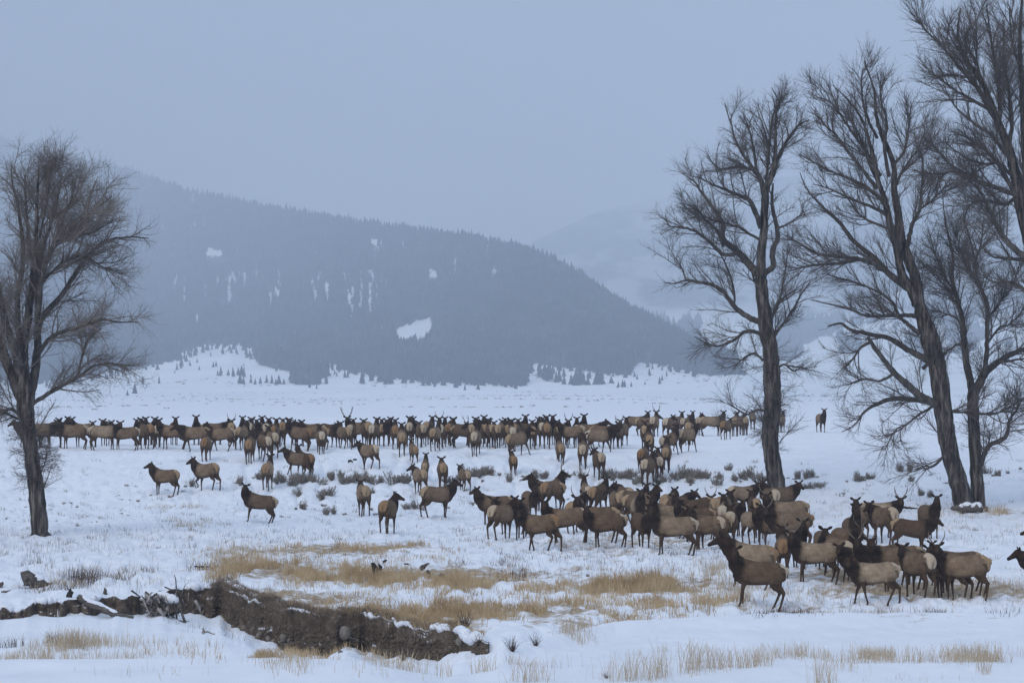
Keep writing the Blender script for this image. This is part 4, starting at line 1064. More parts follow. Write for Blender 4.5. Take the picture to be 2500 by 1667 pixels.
# right leaning tree
dR = hit(2352, 1238)
lean_limbs = [[(2228, 712, 10), (2200, 690, 9), (2167, 665, 8), (2135, 630, 6.5), (2087, 591, 5.5), (2049, 540, 4.5), (2007, 499, 3), (1972, 454, 2), (1953, 410, 1)],
 [(2160, 660, 6), (2128, 642, 5.5), (2103, 633, 5), (2042, 626, 4), (1991, 617, 3), (1947, 591, 2), (1921, 572, 1)], [(2096, 634, 4), (2055, 642, 3.5), (1979, 649, 2.5), (1924, 663, 1.2)],
 [(2216, 600, 6), (2222, 568, 5.5), (2227, 543, 5), (2246, 502, 4), (2250, 450, 3.5), (2253, 400, 3), (2251, 370, 2.5), (2237, 330, 1)], [(2246, 505, 3), (2285, 473, 2), (2317, 430, 1)],
 [(2241, 772, 6), (2210, 770, 5), (2183, 771, 4.5), (2119, 771, 3.5), (2071, 754, 2.5), (1979, 732, 1)], [(2246, 815, 6), (2222, 796, 5), (2199, 776, 4.5), (2176, 735, 3.5), (2135, 709, 2.5), (2081, 687, 2), (2007, 668, 1)],
 [(2266, 880, 9), (2240, 866, 8), (2215, 853, 7), (2167, 824, 6), (2119, 815, 5), (2077, 805, 4), (2052, 789, 3), (2020, 797, 1.5)],
 [(2300, 992, 11), (2272, 980, 10), (2246, 966, 9.5), (2215, 938, 8.5), (2183, 910, 7.5), (2151, 870, 6), (2125, 832, 4.5), (2120, 822, 3)],
 [(2292, 990, 8), (2260, 980, 7), (2230, 975, 6.5), (2183, 972, 6), (2144, 985, 5), (2112, 1004, 3), (2087, 1036, 2), (2055, 1054, 1)],
 [(2290, 985, 3.5), (2260, 1002, 3), (2240, 1014, 2.5), (2215, 1034, 2), (2186, 1050, 1.5), (2167, 1085, 1.2), (2160, 1100, 1)], [(2308, 1110, 4), (2280, 1136, 3), (2253, 1148, 1)],
 [(2160, 490, 5), (2130, 460, 4.5), (2103, 440, 4), (2046, 415, 3), (2007, 395, 2), (1950, 363, 1)], [(2140, 452, 5), (2115, 415, 4.5), (2090, 383, 4), (2046, 319, 3), (2014, 287, 2), (1988, 250, 1)],
 [(2182, 390, 4.5), (2205, 360, 3.5), (2215, 325, 2.5), (2221, 271, 1.8), (2224, 230, 1)], [(2141, 320, 4), (2122, 280, 3.5), (2109, 239, 3), (2103, 179, 2), (2108, 138, 1)],
 [(2150, 420, 5), (2110, 350, 4), (2070, 290, 3), (2030, 230, 2), (1995, 215, 1)], [(2165, 520, 5), (2130, 500, 4), (2080, 480, 3), (2030, 455, 2), (1985, 440, 1)], [(2170, 420, 5), (2160, 350, 4), (2165, 280, 3), (2150, 220, 2), (2152, 150, 1)],
 [(2185, 560, 4), (2150, 548, 3.5), (2100, 520, 2.5), (2060, 460, 1)], [(2150, 450, 4), (2120, 380, 3.5), (2096, 310, 2.5), (2066, 250, 1.5)], [(2190, 440, 4), (2206, 400, 3), (2240, 350, 2), (2262, 290, 1)],
 [(2253, 900, 5), (2290, 860, 2), (2262, 848, 1)], [(2124, 835, 4), (2100, 850, 3), (2080, 880, 2), (2060, 900, 1)], [(2183, 910, 4), (2150, 930, 3), (2110, 925, 2), (2066, 940, 1)], [(2310, 1000, 4), (2338, 1006, 3), (2368, 1004, 2)]]
cottonwood('large bare cottonwood leaning left, thickest trunk on the right, fan-shaped crown', dR,
 [[(2354, 1243, 24), (2341, 1180, 22.5), (2323, 1119, 22), (2310, 1055, 22), (2301, 985, 22), (2288, 896, 22.5), (2272, 832, 24), (2262, 800, 20), (2246, 751, 15.5), (2237, 687, 13.5), (2214, 623, 13), (2199, 575, 11.5), (2192, 520, 10), (2183, 464, 8), (2183, 414, 6.5), (2173, 376, 6), (2148, 319, 5), (2138, 271, 4), (2135, 223, 3), (2110, 150, 1.5)],
  *sq_top([[(2238, 745, 12), (2224, 706, 11), (2202, 668, 10.5), (2186, 591, 9.5), (2173, 543, 8.5), (2160, 480, 7), (2144, 432, 6), (2128, 351, 4.5), (2103, 271, 3), (2071, 223, 2), (2033, 183, 1)]], 600, .94)],
 sq_top(lean_limbs, 600, .94), [(2300, 1040, 20, 6, 45)], dd, .0058, dens=(340, 3600, 18000), up=.16, sizes=((1.0, 3.1), (.6, 1.8), (.3, .95)))
# its slim neighbour
dT = dR + .7
cottonwood('slim forked cottonwood standing close on the right of the leaning tree', dT,
 [[(2391, 1247, 17), (2384, 1151, 15.5), (2378, 1055, 14.5), (2375, 991, 14.5), (2377, 950, 14)], [(2376, 960, 10), (2368, 928, 9), (2358, 880, 8.5), (2353, 819, 7.5), (2347, 770, 6.5), (2340, 738, 5.5), (2326, 687, 4), (2326, 623, 3), (2310, 553, 2), (2301, 475, 1)]],
 [[(2380, 955, 12), (2390, 938, 11), (2406, 908, 10), (2438, 883, 7.5), (2470, 864, 6.5), (2500, 853, 5), (2560, 838, 3), (2620, 820, 1)], [(2400, 918, 7), (2406, 890, 6.5), (2409, 850, 6), (2410, 799, 5.5), (2409, 738, 5), (2386, 687, 4), (2380, 636, 3), (2361, 559, 2), (2342, 525, 1)],
  [(2381, 640, 2.5), (2396, 591, 2), (2399, 541, 1)], [(2390, 1150, 6), (2400, 1118, 6), (2415, 1087, 6), (2454, 1068, 5), (2466, 1023, 3.5), (2486, 991, 2), (2476, 940, 1)], [(2352, 840, 3.5), (2335, 842, 3), (2318, 854, 2), (2300, 866, 1)],
  [(2386, 690, 3), (2362, 655, 2.5), (2345, 610, 1.5), (2330, 560, 1)], [(2342, 742, 3), (2322, 700, 2.5), (2290, 640, 2), (2266, 560, 1)], [(2438, 884, 4), (2470, 880, 3), (2500, 876, 2), (2540, 880, 1)], [(2410, 780, 3), (2440, 740, 2.5), (2470, 700, 2), (2490, 640, 1)], [(2350, 790, 3), (2320, 770, 2), (2290, 775, 1)],
  [(2409, 840, 3), (2440, 800, 2.5), (2466, 790, 2), (2496, 760, 1)], [(2384, 1010, 3), (2430, 1010, 2), (2470, 990, 1)]],
 [(2392, 1080, 14, 8, 60), (2420, 1080, 14, 10, 50)], dd[::-1], .0058, dens=(230, 2500, 15000), up=.10, wide=8)
# far right tree, its trunk outside the frame
dF = dR - 9
cottonwood('tall dense cottonwood cut by the right frame edge, crown filling the top right corner', dF,
 [[(2700, 1270, 34), (2650, 1100, 30), (2590, 850, 26), (2530, 640, 19), (2492, 500, 16), (2470, 385, 12), (2428, 278, 9), (2400, 207, 7), (2362, 150, 4.5), (2338, 90, 3), (2345, 20, 1.5)], [(2560, 740, 16), (2520, 560, 12), (2505, 400, 10), (2498, 260, 8), (2490, 120, 5), (2496, -10, 3), (2500, -90, 1)]],
 [[(2440, 310, 7), (2412, 262, 6), (2385, 212, 5.5), (2350, 175, 4), (2310, 125, 3), (2270, 85, 2), (2222, 28, 1)], [(2500, 480, 7), (2466, 472, 6), (2430, 458, 5.5), (2396, 446, 4.5), (2355, 424, 4), (2317, 399, 3), (2285, 363, 2), (2257, 333, 1)],
  [(2472, 395, 5), (2445, 362, 4.5), (2422, 332, 4), (2380, 303, 3), (2333, 261, 2), (2302, 205, 1)], [(2530, 650, 9), (2495, 622, 8), (2457, 588, 7), (2422, 528, 5), (2390, 464, 3.5), (2342, 425, 2), (2310, 395, 1)], [(2530, 640, 6), (2490, 634, 5), (2454, 630, 4), (2422, 626, 2), (2396, 600, 1)],
  [(2440, 320, 6), (2440, 240, 5), (2432, 170, 4), (2420, 100, 3), (2408, 10, 1)], [(2460, 370, 6), (2470, 300, 5), (2462, 220, 4), (2450, 140, 3), (2452, 50, 1)], [(2425, 275, 5), (2384, 250, 4), (2340, 225, 3), (2290, 190, 2), (2254, 160, 1)], [(2490, 500, 6), (2450, 420, 5), (2420, 380, 4), (2380, 350, 2), (2330, 320, 1)],
  [(2560, 740, 6), (2520, 720, 5), (2470, 690, 4), (2430, 690, 2), (2396, 670, 1)], [(2400, 210, 4), (2385, 150, 3), (2384, 90, 2), (2380, 20, 1)], [(2480, 440, 5), (2440, 400, 4), (2400, 400, 3), (2350, 380, 2), (2310, 350, 1)], [(2500, 300, 6), (2520, 200, 4), (2530, 80, 2)], [(2510, 560, 6), (2560, 450, 5), (2590, 300, 3), (2600, 150, 1)],
  [(2484, 480, 5), (2452, 500, 4), (2410, 490, 3), (2370, 500, 2), (2350, 540, 1)], [(2380, 200, 3), (2350, 140, 2), (2300, 60, 1)], [(2492, 170, 4), (2470, 100, 3), (2464, 20, 1)], [(2330, 415, 2.5), (2300, 430, 2), (2280, 470, 1)]],
 None, dd, .0058, dens=(360, 3800, 19500), up=.16, sizes=((1.0, 3.1), (.6, 1.8), (.3, .95)))

# ------------------------------------------------------------------ sagebrush
def sage_mesh(seed):
    r = np.random.default_rng(seed); n = 60
    cc = np.clip(r.normal(0, .2, (5, 2)), -.34, .34) * (1.2, .8); w_ = r.integers(0, 5, n); hh = r.uniform(.6, 1.15, 5)
    ang = r.uniform(0, 6.28, n); lean = r.uniform(0.03, .24, n); h = r.uniform(.30, .62, n) * hh[w_]
    P = []
    for k in range(4):
        t = k / 3; P.append(np.stack([cc[w_, 0] * (.55 + .45 * t) + np.cos(ang) * lean * (.25 + .75 * t), cc[w_, 1] * (.55 + .45 * t) + np.sin(ang) * lean * (.25 + .75 * t), h * t], -1) + r.normal(0, .018, (n, 3)) * t)
    P = np.stack(P, 1); v, f, _ = tube_np(P, np.tile(np.array([.013, .010, .008, .004]), (n, 1)), 3)
    m = 620; i = r.integers(0, n, m); t = r.uniform(.25, 1.1, m) ** .8; x = np.clip(t * 3, 0, 2.99); a = x.astype(int); ff = (x - a)[:, None]
    c = P[i, a] * (1 - ff) + P[i, a + 1] * ff + r.normal(0, .028, (m, 3)); c[:, 2] = np.maximum(c[:, 2], .03)
    d = np.stack([r.normal(0, .22, m), r.normal(0, .22, m), r.uniform(.6, 1.2, m)], -1); d /= np.linalg.norm(d, axis=1, keepdims=True)
    s = np.cross(d, r.normal(size=(m, 3))); s /= np.linalg.norm(s, axis=1, keepdims=True)
    L_ = r.uniform(.06, .15, m)[:, None]; w = r.uniform(.008, .018, m)[:, None]
    lv = np.concatenate([c - s * w, c + s * w, c + d * L_]); k = np.arange(m)
    return mesh_np('sagebrush', np.concatenate([v, lv]), [f, np.stack([k, k + m, k + 2 * m], -1) + len(v)], M['sage'], False)
SG = [sage_mesh(100 + i) for i in range(7)]
SAGE = """310,1187,16 332,1188,14 340,1200,12 289,1210,16 298,1220,18 316,1222,14 337,1226,20 368,1210,14 158,1230,18 174,1228,16 191,1238,20 64,1238,16 127,1244,14 138,1272,12 39,1272,14 17,1266,16 3,1264,10 193,1284,20 224,1275,14 239,1274,12 216,1260,12 296,1255,18 312,1258,14 279,1240,14 276,1267,12
409,1197,16 412,1215,24 453,1190,20 467,1187,26 448,1200,20 533,1180,16 589,1183,34 633,1170,36 688,1178,48 710,1185,50 732,1178,46 727,1212,36 754,1175,38 777,1180,42 799,1210,50 815,1172,46 790,1218,40 848,1182,44 868,1178,42 898,1178,42 920,1180,38 965,1180,48 981,1178,42 741,1244,34 721,1243,20 688,1262,18 790,1235,24 799,1256,32 815,1255,28 843,1256,20 904,1244,22 918,1256,20 907,1206,26 1003,1243,38 1020,1243,34 1092,1240,20 1036,1246,20 965,1232,24
1152,1232,22 1100,1177,38 1119,1174,32 1150,1162,46 1166,1163,44 1180,1161,38 1199,1161,34 1176,1177,24 1242,1176,28 1278,1165,22 1272,1173,16 1307,1168,34 1330,1168,34 1385,1220,16 1377,1168,26 1414,1168,36 1488,1165,46 1505,1168,44 1521,1168,42 1542,1170,38 1565,1178,38 1157,1229,16 1140,1198,18
1641,1168,30 1657,1170,42 1680,1166,50 1700,1170,40 1687,1181,38 1722,1168,34 1756,1170,34 1748,1184,30 1779,1148,26 1794,1175,30 1813,1168,38 1825,1164,34 1846,1176,30 1859,1174,26 1628,1176,36 1610,1180,30 1921,1168,14 1953,1170,30 1968,1168,26 1982,1166,30 1978,1192,40 2000,1190,40 2087,1174,32 2102,1174,32 2118,1171,30 2199,1152,28 2218,1152,26 2224,1175,30 2307,1180,18 2272,1160,16 2249,1210,28 2268,1213,28 2310,1215,12 2058,1206,14 2105,1206,18 2124,1204,12 2409,1158,26 2425,1162,22 2441,1162,26 2460,1155,22 2492,1145,18"""
def sage_area(u, v):
    if u < 390: return 'small snow-dusted sagebrush scattered below the left slope, near the left cottonwood'
    if u < 560: return 'small grey sagebrush beside the two lone elk on the left slope'
    if v > 1198: 
        return 'low sagebrush poking through snow below the left end of the brush line' if u < 1200 else ('low sagebrush under the middle herd\'s snow edge' if u < 1900 else 'low sagebrush tuft between the middle and right trees')
    if u < 1000: return 'grey-green sagebrush in the thick brush line left of centre, below the far herd'
    if u < 1350: return 'grey-green sagebrush in the brush line at the bank\'s foot, centre'
    if u < 1600: return 'sagebrush in the brush line under the climbing queue of elk'
    if u < 1870: return 'sagebrush in the brush line left of the middle cottonwood'
    if u < 2150: return 'clumped sagebrush on open snow just right of the middle cottonwood'
    return 'small sagebrush around the leaning cottonwood on the right'
SL = [tuple(map(float, t_.split(','))) for t_ in SAGE.split()]
SL += [(u + rng.uniform(-26, 26), v + rng.uniform(-7, 7), w * rng.uniform(.45, .8)) for (u, v, w) in SL if 1158 < v < 1186 and w > 28]
for i, (u, v, w) in enumerate(SL):
    d = float(hit(u, v)); x = (u - 1250) / F * d
    o = link('sagebrush', SG[i % 7], None, (x, d, float(H(x, d)) - .08))
    s_ = w / F * d * (1.15 if w > 24 else .85); hz = (max(.8, min(1.25, 34 / w)) if w > 24 else .85) * rng.uniform(.8, 1.15)
    o.scale = (s_, s_ * .9, s_ * hz); o.rotation_euler = (0, 0, i * 2.4)
    a = sage_area(u, v); tag(o, a, 'bush', 'sagebrush: ' + a[:60])
# ------------------------------------------------------------------ dry grass
def blades(pos, h, w, bend, name, mat, label, taper=.25):
    n = len(pos); a = rng.uniform(0, 6.28, n); ln = rng.normal(0, bend, (n, 2)) * h[:, None]
    side = np.stack([np.cos(a), np.sin(a) * .4, np.zeros(n)], -1) * (w / 2)[:, None]
    z = np.array([0, 0, 1.0])
    p0 = pos; p1 = pos + np.concatenate([ln * .35, h[:, None] * .6], 1); p2 = pos + np.concatenate([ln, h[:, None]], 1)
    V = np.concatenate([p0 - side, p0 + side, p1 + side * .8, p1 - side * .8, p2 + side * taper, p2 - side * taper]); k = np.arange(n)
    f = np.concatenate([np.stack([k, k + n, k + 2 * n, k + 3 * n], -1), np.stack([k + 3 * n, k + 2 * n, k + 4 * n, k + 5 * n], -1)])
    o = link(name, mesh_np(name, V, [f], mat)); tag(o, label, None, None, 'stuff'); return o
def ground_pts(u, d):
    x = (u - 1250) / F * d; return np.stack([x, d, H(x, d) - .02], -1)
def tufts(u0, v0, hw, hh, n, spread=.25, per=14):
    """gaussian patch in photo rows -> clustered points on the ground"""
    d0, d1 = float(d_of_v(v0 + hh)), float(d_of_v(v0 - hh))
    n = int(n * 1.15); nt_ = max(1, n // per); cu = rng.normal(u0, hw * .6, nt_); cd = rng.normal((d0 + d1) / 2, max(.3, abs(d1 - d0) * .35), nt_)
    u = np.repeat(cu, per); d = np.repeat(cd, per); x = (u - 1250) / F * d + rng.normal(0, spread, len(u)); d = d + rng.normal(0, spread, len(u))
    return x, d
def patchset(lst):
    X, D, Hh = [], [], []
    for (u0, v0, hw, hh, n, hgt) in lst:
        x, d = tufts(u0, v0, hw, hh, n); X.append(x); D.append(d); Hh.append(rng.uniform(.45, 1.1, len(x)) * hgt)
    x, d, h = map(np.concatenate, (X, D, Hh)); k = (fbm(x * .9, d * .45, 207, 3) > .46) & (rng.uniform(0, 1, len(x)) < .8); x, d, h = x[k], d[k], h[k]; h = h * (.7 + .6 * vnoise(x * 1.4, d * .8, 209)); return np.stack([x, d, H(x, d) - .02], -1), h
tan = [(780, 1395, 260, 26, 2200, .22), (620, 1360, 130, 20, 900, .22), (1000, 1360, 260, 24, 1200, .2), (1300, 1420, 260, 20, 1400, .22), (1100, 1450, 260, 18, 1300, .22), (800, 1465, 150, 16, 1200, .2), (1500, 1460, 300, 22, 1400, .22), (2300, 1420, 300, 22, 1100, .22), (1560, 1428, 120, 14, 4200, .48), (1500, 1432, 140, 12, 1500, .35), (1640, 1424, 50, 10, 900, .42), (760, 1415, 60, 12, 1400, .42), (860, 1410, 130, 12, 2600, .42), (1000, 1420, 140, 9, 1900, .34), (1150, 1425, 110, 10, 1300, .36), (680, 1390, 70, 16, 1200, .38), (600, 1390, 45, 18, 1100, .42), (540, 1412, 30, 22, 900, .5),
       (1290, 1430, 90, 10, 700, .30), (1080, 1492, 60, 12, 1500, .42), (1180, 1500, 110, 12, 1800, .32), (980, 1500, 120, 14, 2200, .34), (1300, 1485, 90, 10, 900, .30), (1400, 1476, 90, 10, 900, .30), (1550, 1480, 90, 10, 1200, .34), (1700, 1474, 100, 10, 1200, .30), (1500, 1500, 60, 10, 500, .28), (1330, 1500, 110, 10, 900, .26),
       (850, 1340, 130, 7, 1300, .32), (1000, 1332, 60, 5, 500, .28), (1120, 1415, 20, 18, 350, .55), (1230, 1415, 18, 14, 250, .45), (640, 1615, 90, 8, 2400, .34), (560, 1618, 50, 6, 700, .3), (760, 1608, 50, 6, 500, .3), (2440, 1250, 30, 6, 300, .45), (2340, 1262, 60, 8, 400, .35), (2200, 1240, 100, 6, 250, .25), (450, 1280, 60, 8, 300, .3), (1535, 1505, 60, 12, 700, .24), (740, 1500, 90, 14, 1300, .28)]
p, h = patchset(tan); blades(p, h, np.full(len(h), .016) * rng.uniform(.7, 1.4, len(h)), .28, 'dry_grass', M['grass'], 'tan dry grass standing in tufts through the snow')
pale = [(180, 1575, 120, 18, 1600, .45), (175, 1582, 22, 16, 500, .6), (420, 1592, 110, 16, 900, .34), (60, 1590, 60, 12, 500, .4), (1850, 1450, 110, 16, 1000, .34), (2200, 1480, 200, 14, 1000, .26), (2420, 1440, 120, 16, 1200, .28), (2050, 1400, 150, 14, 900, .3), (1760, 1385, 40, 12, 500, .5), (1650, 1600, 60, 14, 500, .35), (2250, 1605, 180, 10, 1500, .42), (2420, 1615, 90, 10, 700, .4), (2120, 1600, 60, 10, 500, .42), (1920, 1600, 60, 10, 300, .4),
        (2350, 1290, 180, 20, 700, .3), (2000, 1260, 200, 20, 600, .26), (1700, 1330, 200, 20, 400, .25), (300, 1400, 150, 20, 600, .28), (130, 1430, 60, 8, 500, .3), (560, 1350, 120, 14, 700, .34), (440, 1225, 60, 8, 350, .3), (1290, 1620, 40, 10, 300, .4), (1400, 1560, 30, 10, 260, .5), (700, 1640, 120, 8, 250, .4), (1000, 1630, 120, 8, 200, .45), (1010, 1400, 300, 22, 900, .28), (2100, 1440, 300, 18, 900, .3)]
p, h = patchset(pale); blades(p, h, np.full(len(h), .011) * rng.uniform(.6, 1.4, len(h)), .22, 'pale_dry_grass', M['grass_pale'], 'pale thin grass stems sticking out of the snow')
# tall wiry stems in the foreground
X, D, Hh = [], [], []
for (u0, v0, n, hpx, sp) in [(1500, 1655, 40, 60, 60), (1540, 1658, 90, 85, 70), (1590, 1655, 60, 60, 60), (1620, 1650, 40, 90, 40), (1690, 1645, 90, 80, 40), (1740, 1640, 110, 60, 60), (1800, 1635, 110, 58, 70), (1850, 1625, 70, 50, 40), (1290, 1660, 90, 60, 60), (1180, 1625, 60, 55, 40), (1000, 1625, 30, 50, 40), (680, 1640, 30, 30, 50), (2010, 1664, 70, 85, 45), (2400, 1640, 45, 60, 20), (2050, 1640, 40, 40, 80), (2230, 1622, 60, 50, 90), (1860, 1612, 50, 50, 30), (160, 1600, 40, 60, 20), (1390, 1565, 45, 42, 30), (2330, 1630, 40, 50, 40), (900, 1650, 30, 35, 200), (350, 1655, 24, 30, 160), (2200, 1655, 30, 24, 200), (1350, 1640, 20, 40, 80)]:
    d = float(d_of_v(v0)); u = rng.normal(u0, sp * .45, n); dd_ = d + rng.normal(0, .35, n); X.append((u - 1250) / F * dd_); D.append(dd_); Hh.append(rng.uniform(.4, 1.0, n) ** .8 * hpx / F * d)
x, d, h = map(np.concatenate, (X, D, Hh)); p = np.stack([x, d, H(x, d) - .03], -1)
blades(p, h, np.full(len(h), .010), .24, 'tall_grass', M['grass_pale'], 'tall wiry pale grass stems in the foreground snow', .5)
# thin scattered stubble over the whole bottomland
n = 15000; u = rng.uniform(-150, 2650, n); d = rng.uniform(90, 128, n); x = (u - 1250) / F * d
keep = (fbm(x * .35, d * .2, 61, 3) > .5) & ~((np.abs(d - bank_d(u)) < 6) & (u < 1200) & (d < bank_d(u)))
p = ground_pts(u[keep], d[keep]); h = rng.uniform(.08, .34, len(p)) ** 1.0
blades(p, h, np.full(len(h), .010), .25, 'stubble', M['grass_brown'], 'sparse brown stubble across the snow')
n = 2600; u = rng.uniform(-150, 2650, n); d = rng.uniform(126, 168, n); x = (u - 1250) / F * d
keep = fbm(x * .2, d * .15, 62, 3) > .52; p = ground_pts(u[keep], d[keep])
blades(p, rng.uniform(.08, .3, len(p)), np.full(len(p), .016), .3, 'slope_stubble', M['grass_brown'], 'thin dark stalks on the snow slope')
# low twiggy bumps on the slope
n = 420; u = rng.uniform(-100, 2600, n); d = rng.uniform(104, 172, n)
c = np.repeat(np.stack([u, d], -1), 16, 0); x = (c[:, 0] - 1250) / F * c[:, 1] + rng.normal(0, .16, len(c)); y = c[:, 1] + rng.normal(0, .16, len(c))
p = np.stack([x, y, H(x, y) - .03], -1); blades(p, rng.uniform(.08, .26, len(p)), np.full(len(p), .018), .5, 'twig_scrub', M['sage'], 'small grey twiggy scrub dotted over the snow')
# willow clumps by the creek
def willow_mesh(seed):
    r = np.random.default_rng(seed); n = 34; ang = r.uniform(0, 6.28, n); ln = r.uniform(.1, .55, n); h = r.uniform(.5, 1.0, n)
    P = np.stack([np.stack([np.cos(ang) * ln * t ** 1.2, np.sin(ang) * ln * t ** 1.2, h * t], -1) + (r.normal(0, .03, (n, 3)) if t else 0) for t in (0, .33, .66, 1)], 1)
    v, f, _ = tube_np(P, np.tile([.014, .011, .008, .004], (n, 1)), 4); return mesh_np('willow_shrub', v, [f], M['willow'], True)
WM = [willow_mesh(300 + i) for i in range(3)]
for i, (u, v, hp, lab) in enumerate([(848, 1572, 42, 'dark willow stems growing at the foot of the cut bank, left one of the pair'), (895, 1582, 30, 'short dark willow stems at the bank foot, right one of the pair'), (1137, 1535, 50, 'tall dark twigs on top of the cut bank\'s right end'), (1172, 1585, 46, 'reddish willow tuft in the snow right of the cut bank'),
                              (1308, 1576, 34, 'round dark reddish tuft alone on the snow right of the creek'), (1252, 1590, 44, 'thin dark willow leaning at the right end of the creek'), (985, 1612, 50, 'dark bushy willow at the deepest point of the cut bank'), (1480, 1655, 22, 'dark low twigs among the tall foreground grass')]):
    d = float(hit(u, v, 60, 140)); x = (u - 1250) / F * d; o = link('willow_shrub', WM[i % 3], None, (x, d, float(H(x, d)) - .05)); s_ = hp / F * d; o.scale = (s_ * 1.2, s_ * 1.2, s_); o.rotation_euler = (0, 0, i * 1.9)
    tag(o, lab, 'shrub', 'willow shrubs by the creek')

p, h = patchset([(205, 1420, 34, 8, 420, .5), (320, 1412, 80, 10, 420, .32), (130, 1440, 60, 6, 300, .25), (80, 1375, 60, 10, 160, .3), (520, 1400, 60, 14, 300, .45), (10, 1570, 40, 8, 200, .4), (118, 1562, 12, 5, 90, .4), (1240, 1380, 120, 14, 420, .35), (1640, 1350, 200, 12, 300, .3), (1270, 1400, 30, 10, 160, .5), (1900, 1510, 120, 6, 500, .25), (2330, 1505, 160, 6, 400, .25)])
blades(p, h, np.full(len(h), .013), .35, 'brown_stems', M['willow'], 'thin dark brown weed stems poking up through the snow')

# ------------------------------------------------------------------ cut bank of the creek
M['rubble'] = m_simple('brown_rubble', [(0.3, (0.045, 0.033, 0.023)), (0.7, (0.17, 0.128, 0.09))], 2.2, 1.0)
bu = np.linspace(-420, 1195, 1500); nr = 30
bd_ = bank_d(bu); xs = (bu - 1250) / F * bd_
ztop = H(xs, bd_ + .30); zbot = H(xs, bd_ - .5) - .15
V = []
for j in range(nr):
    t = j / (nr - 1)
    z = ztop * (1 - t) + zbot * t
    n1 = fbm(xs * .8, z * 1.4 + 9, 121, 3) - .5; n2 = fbm(xs * 3.2, z * 6.0, 131, 4) - .5; n3 = np.abs(fbm(xs * 2.0, z * 4.2, 141, 3) - .5)
    slope = np.interp(bu, [330, 500, 560, 820, 900, 1195], [.25, .5, 1.15, .95, .45, .55])
    out_ = .06 + slope * t ** 1.15 + .45 * n1 * min(1, t * 5) * np.interp(bu, [330, 520], [.4, 1]) + .16 * n2 + .16 * n3 * (t > .1)
    out_ = out_ * (1 if j else .0) - (.30 if j == 0 else 0)
    zz = z + (.05 * n2 if 0 < j < nr - 1 else 0)
    if j == 0: zz = H(xs, bd_ + .30) - .03
    V.append(np.stack([xs * (1 - out_ / bd_), bd_ - out_, zz], -1))
VG = np.array(V); V = np.concatenate(V); idx = np.arange(len(V)).reshape(nr, len(bu))
q = np.stack([idx[:-1, :-1], idx[1:, :-1], idx[1:, 1:], idx[:-1, 1:]], -1).reshape(-1, 4)
tag(link('creek_bank', mesh_np('creek_bank', V, [q], M['soil'], False)), kind='structure')
# crust of matted turf hanging over the edge
n = 16000; u = rng.uniform(515, 1150, n); w = np.interp(u, [515, 560, 700, 850, 1000, 1150], [.5, 1, .9, .5, .6, .5]); keep = rng.uniform(0, 1, n) < w; u = u[keep]; n = len(u)
off = rng.uniform(-.30, .9, n); d = bank_d(u) + off; x = (u - 1250) / F * d; z = np.where(off > 0, H(x, d), H(x, bank_d(u) + .15) - (-off) * 1.3)
o = blades(np.stack([x, d, z - .02], -1), rng.uniform(.06, .22, n), np.full(n, .016), .7, 'bank_turf', M['grass_brown'], 'matted brown turf along the top of the cut bank')
n = 5000; u = rng.uniform(900, 1180, n); d = bank_d(u) + rng.uniform(0, 2.2, n); blades(ground_pts(u, d), rng.uniform(.08, .24, n), np.full(n, .016), .5, 'bank_grass', M['grass'], 'tan grass mat behind the right end of the cut bank')
n = 6000; u = rng.uniform(530, 960, n); d = bank_d(u) + rng.uniform(.1, 3.2, n) * np.interp(u, [530, 700, 960], [1, .8, .5]); blades(ground_pts(u, d), rng.uniform(.05, .16, n), np.full(n, .018), .6, 'bank_thatch', M['grass_brown'], 'dark flattened grass on the ground behind the cut bank')
def on_face(n, u0, u1, t0, t1):
    c = ((rng.uniform(u0, u1, n) + 420) / (1195 + 420) * 1499).astype(int); r_ = (rng.uniform(t0, t1, n) * (nr - 1)).astype(int)
    return VG[np.clip(r_, 1, nr - 2), c], r_ / (nr - 1)
P, t_ = on_face(9000, 515, 930, .03, .62); k = rng.uniform(0, 1, len(P)) < 1.1 - 1.4 * t_; P = P[k] + [0, -.02, .0]
blades(P, rng.uniform(.05, .15, len(P)), np.full(len(P), .014), 1.1, 'bank_roots', M['grass_brown'], 'brown roots and dead grass matting the upper face of the cut bank')
P, t_ = on_face(1500, 520, 1180, .35, .98)
def pebble(r):
    v = np.array([[1, 0, 0], [-1, 0, 0], [0, 1, 0], [0, -1, 0], [0, 0, .7], [0, 0, -.7]], float) * r.uniform(.7, 1.2, (6, 1)); f = np.array([[0, 2, 4], [2, 1, 4], [1, 3, 4], [3, 0, 4], [2, 0, 5], [1, 2, 5], [3, 1, 5], [0, 3, 5]]); return v, f
sc_p = scatter(P, [pebble(rng) for _ in range(6)], rng.uniform(.25, 1, len(P)) ** 2 * .13, 'bank_rubble', M['rubble']); tag(sc_p, 'brown rubble and pebbles on the lower face of the cut bank')
for i, (ua, ub, h_) in enumerate([(-60, 60, .10), (70, 150, .13), (205, 250, .10), (455, 512, .15), (560, 640, .05), (700, 760, .06), (880, 930, .07), (955, 1010, .09), (1050, 1100, .12), (1108, 1185, .16)]):
    uu = np.linspace(ua, ub, 26); dd3 = bank_d(uu) + .10; xx = (uu - 1250) / F * dd3; tt = np.linspace(-1, 1, 26)
    P = np.stack([xx, dd3 - .12 * vnoise(uu * .2, uu * 0, 5), H(xx, dd3 + .25) - .03 + .05 * vnoise(uu * .3, uu * 0, 6)], -1); rr = h_ * np.sqrt(np.clip(1.04 - tt ** 2, .04, 1)) * (.7 + .6 * vnoise(uu * .25, uu * 0, 7))
    mb = MB(); mb.tube(P, rr, 8, lump=.06); o = mb.build('snow_cornice', M['soft_snow']); o['kind'] = 'structure'
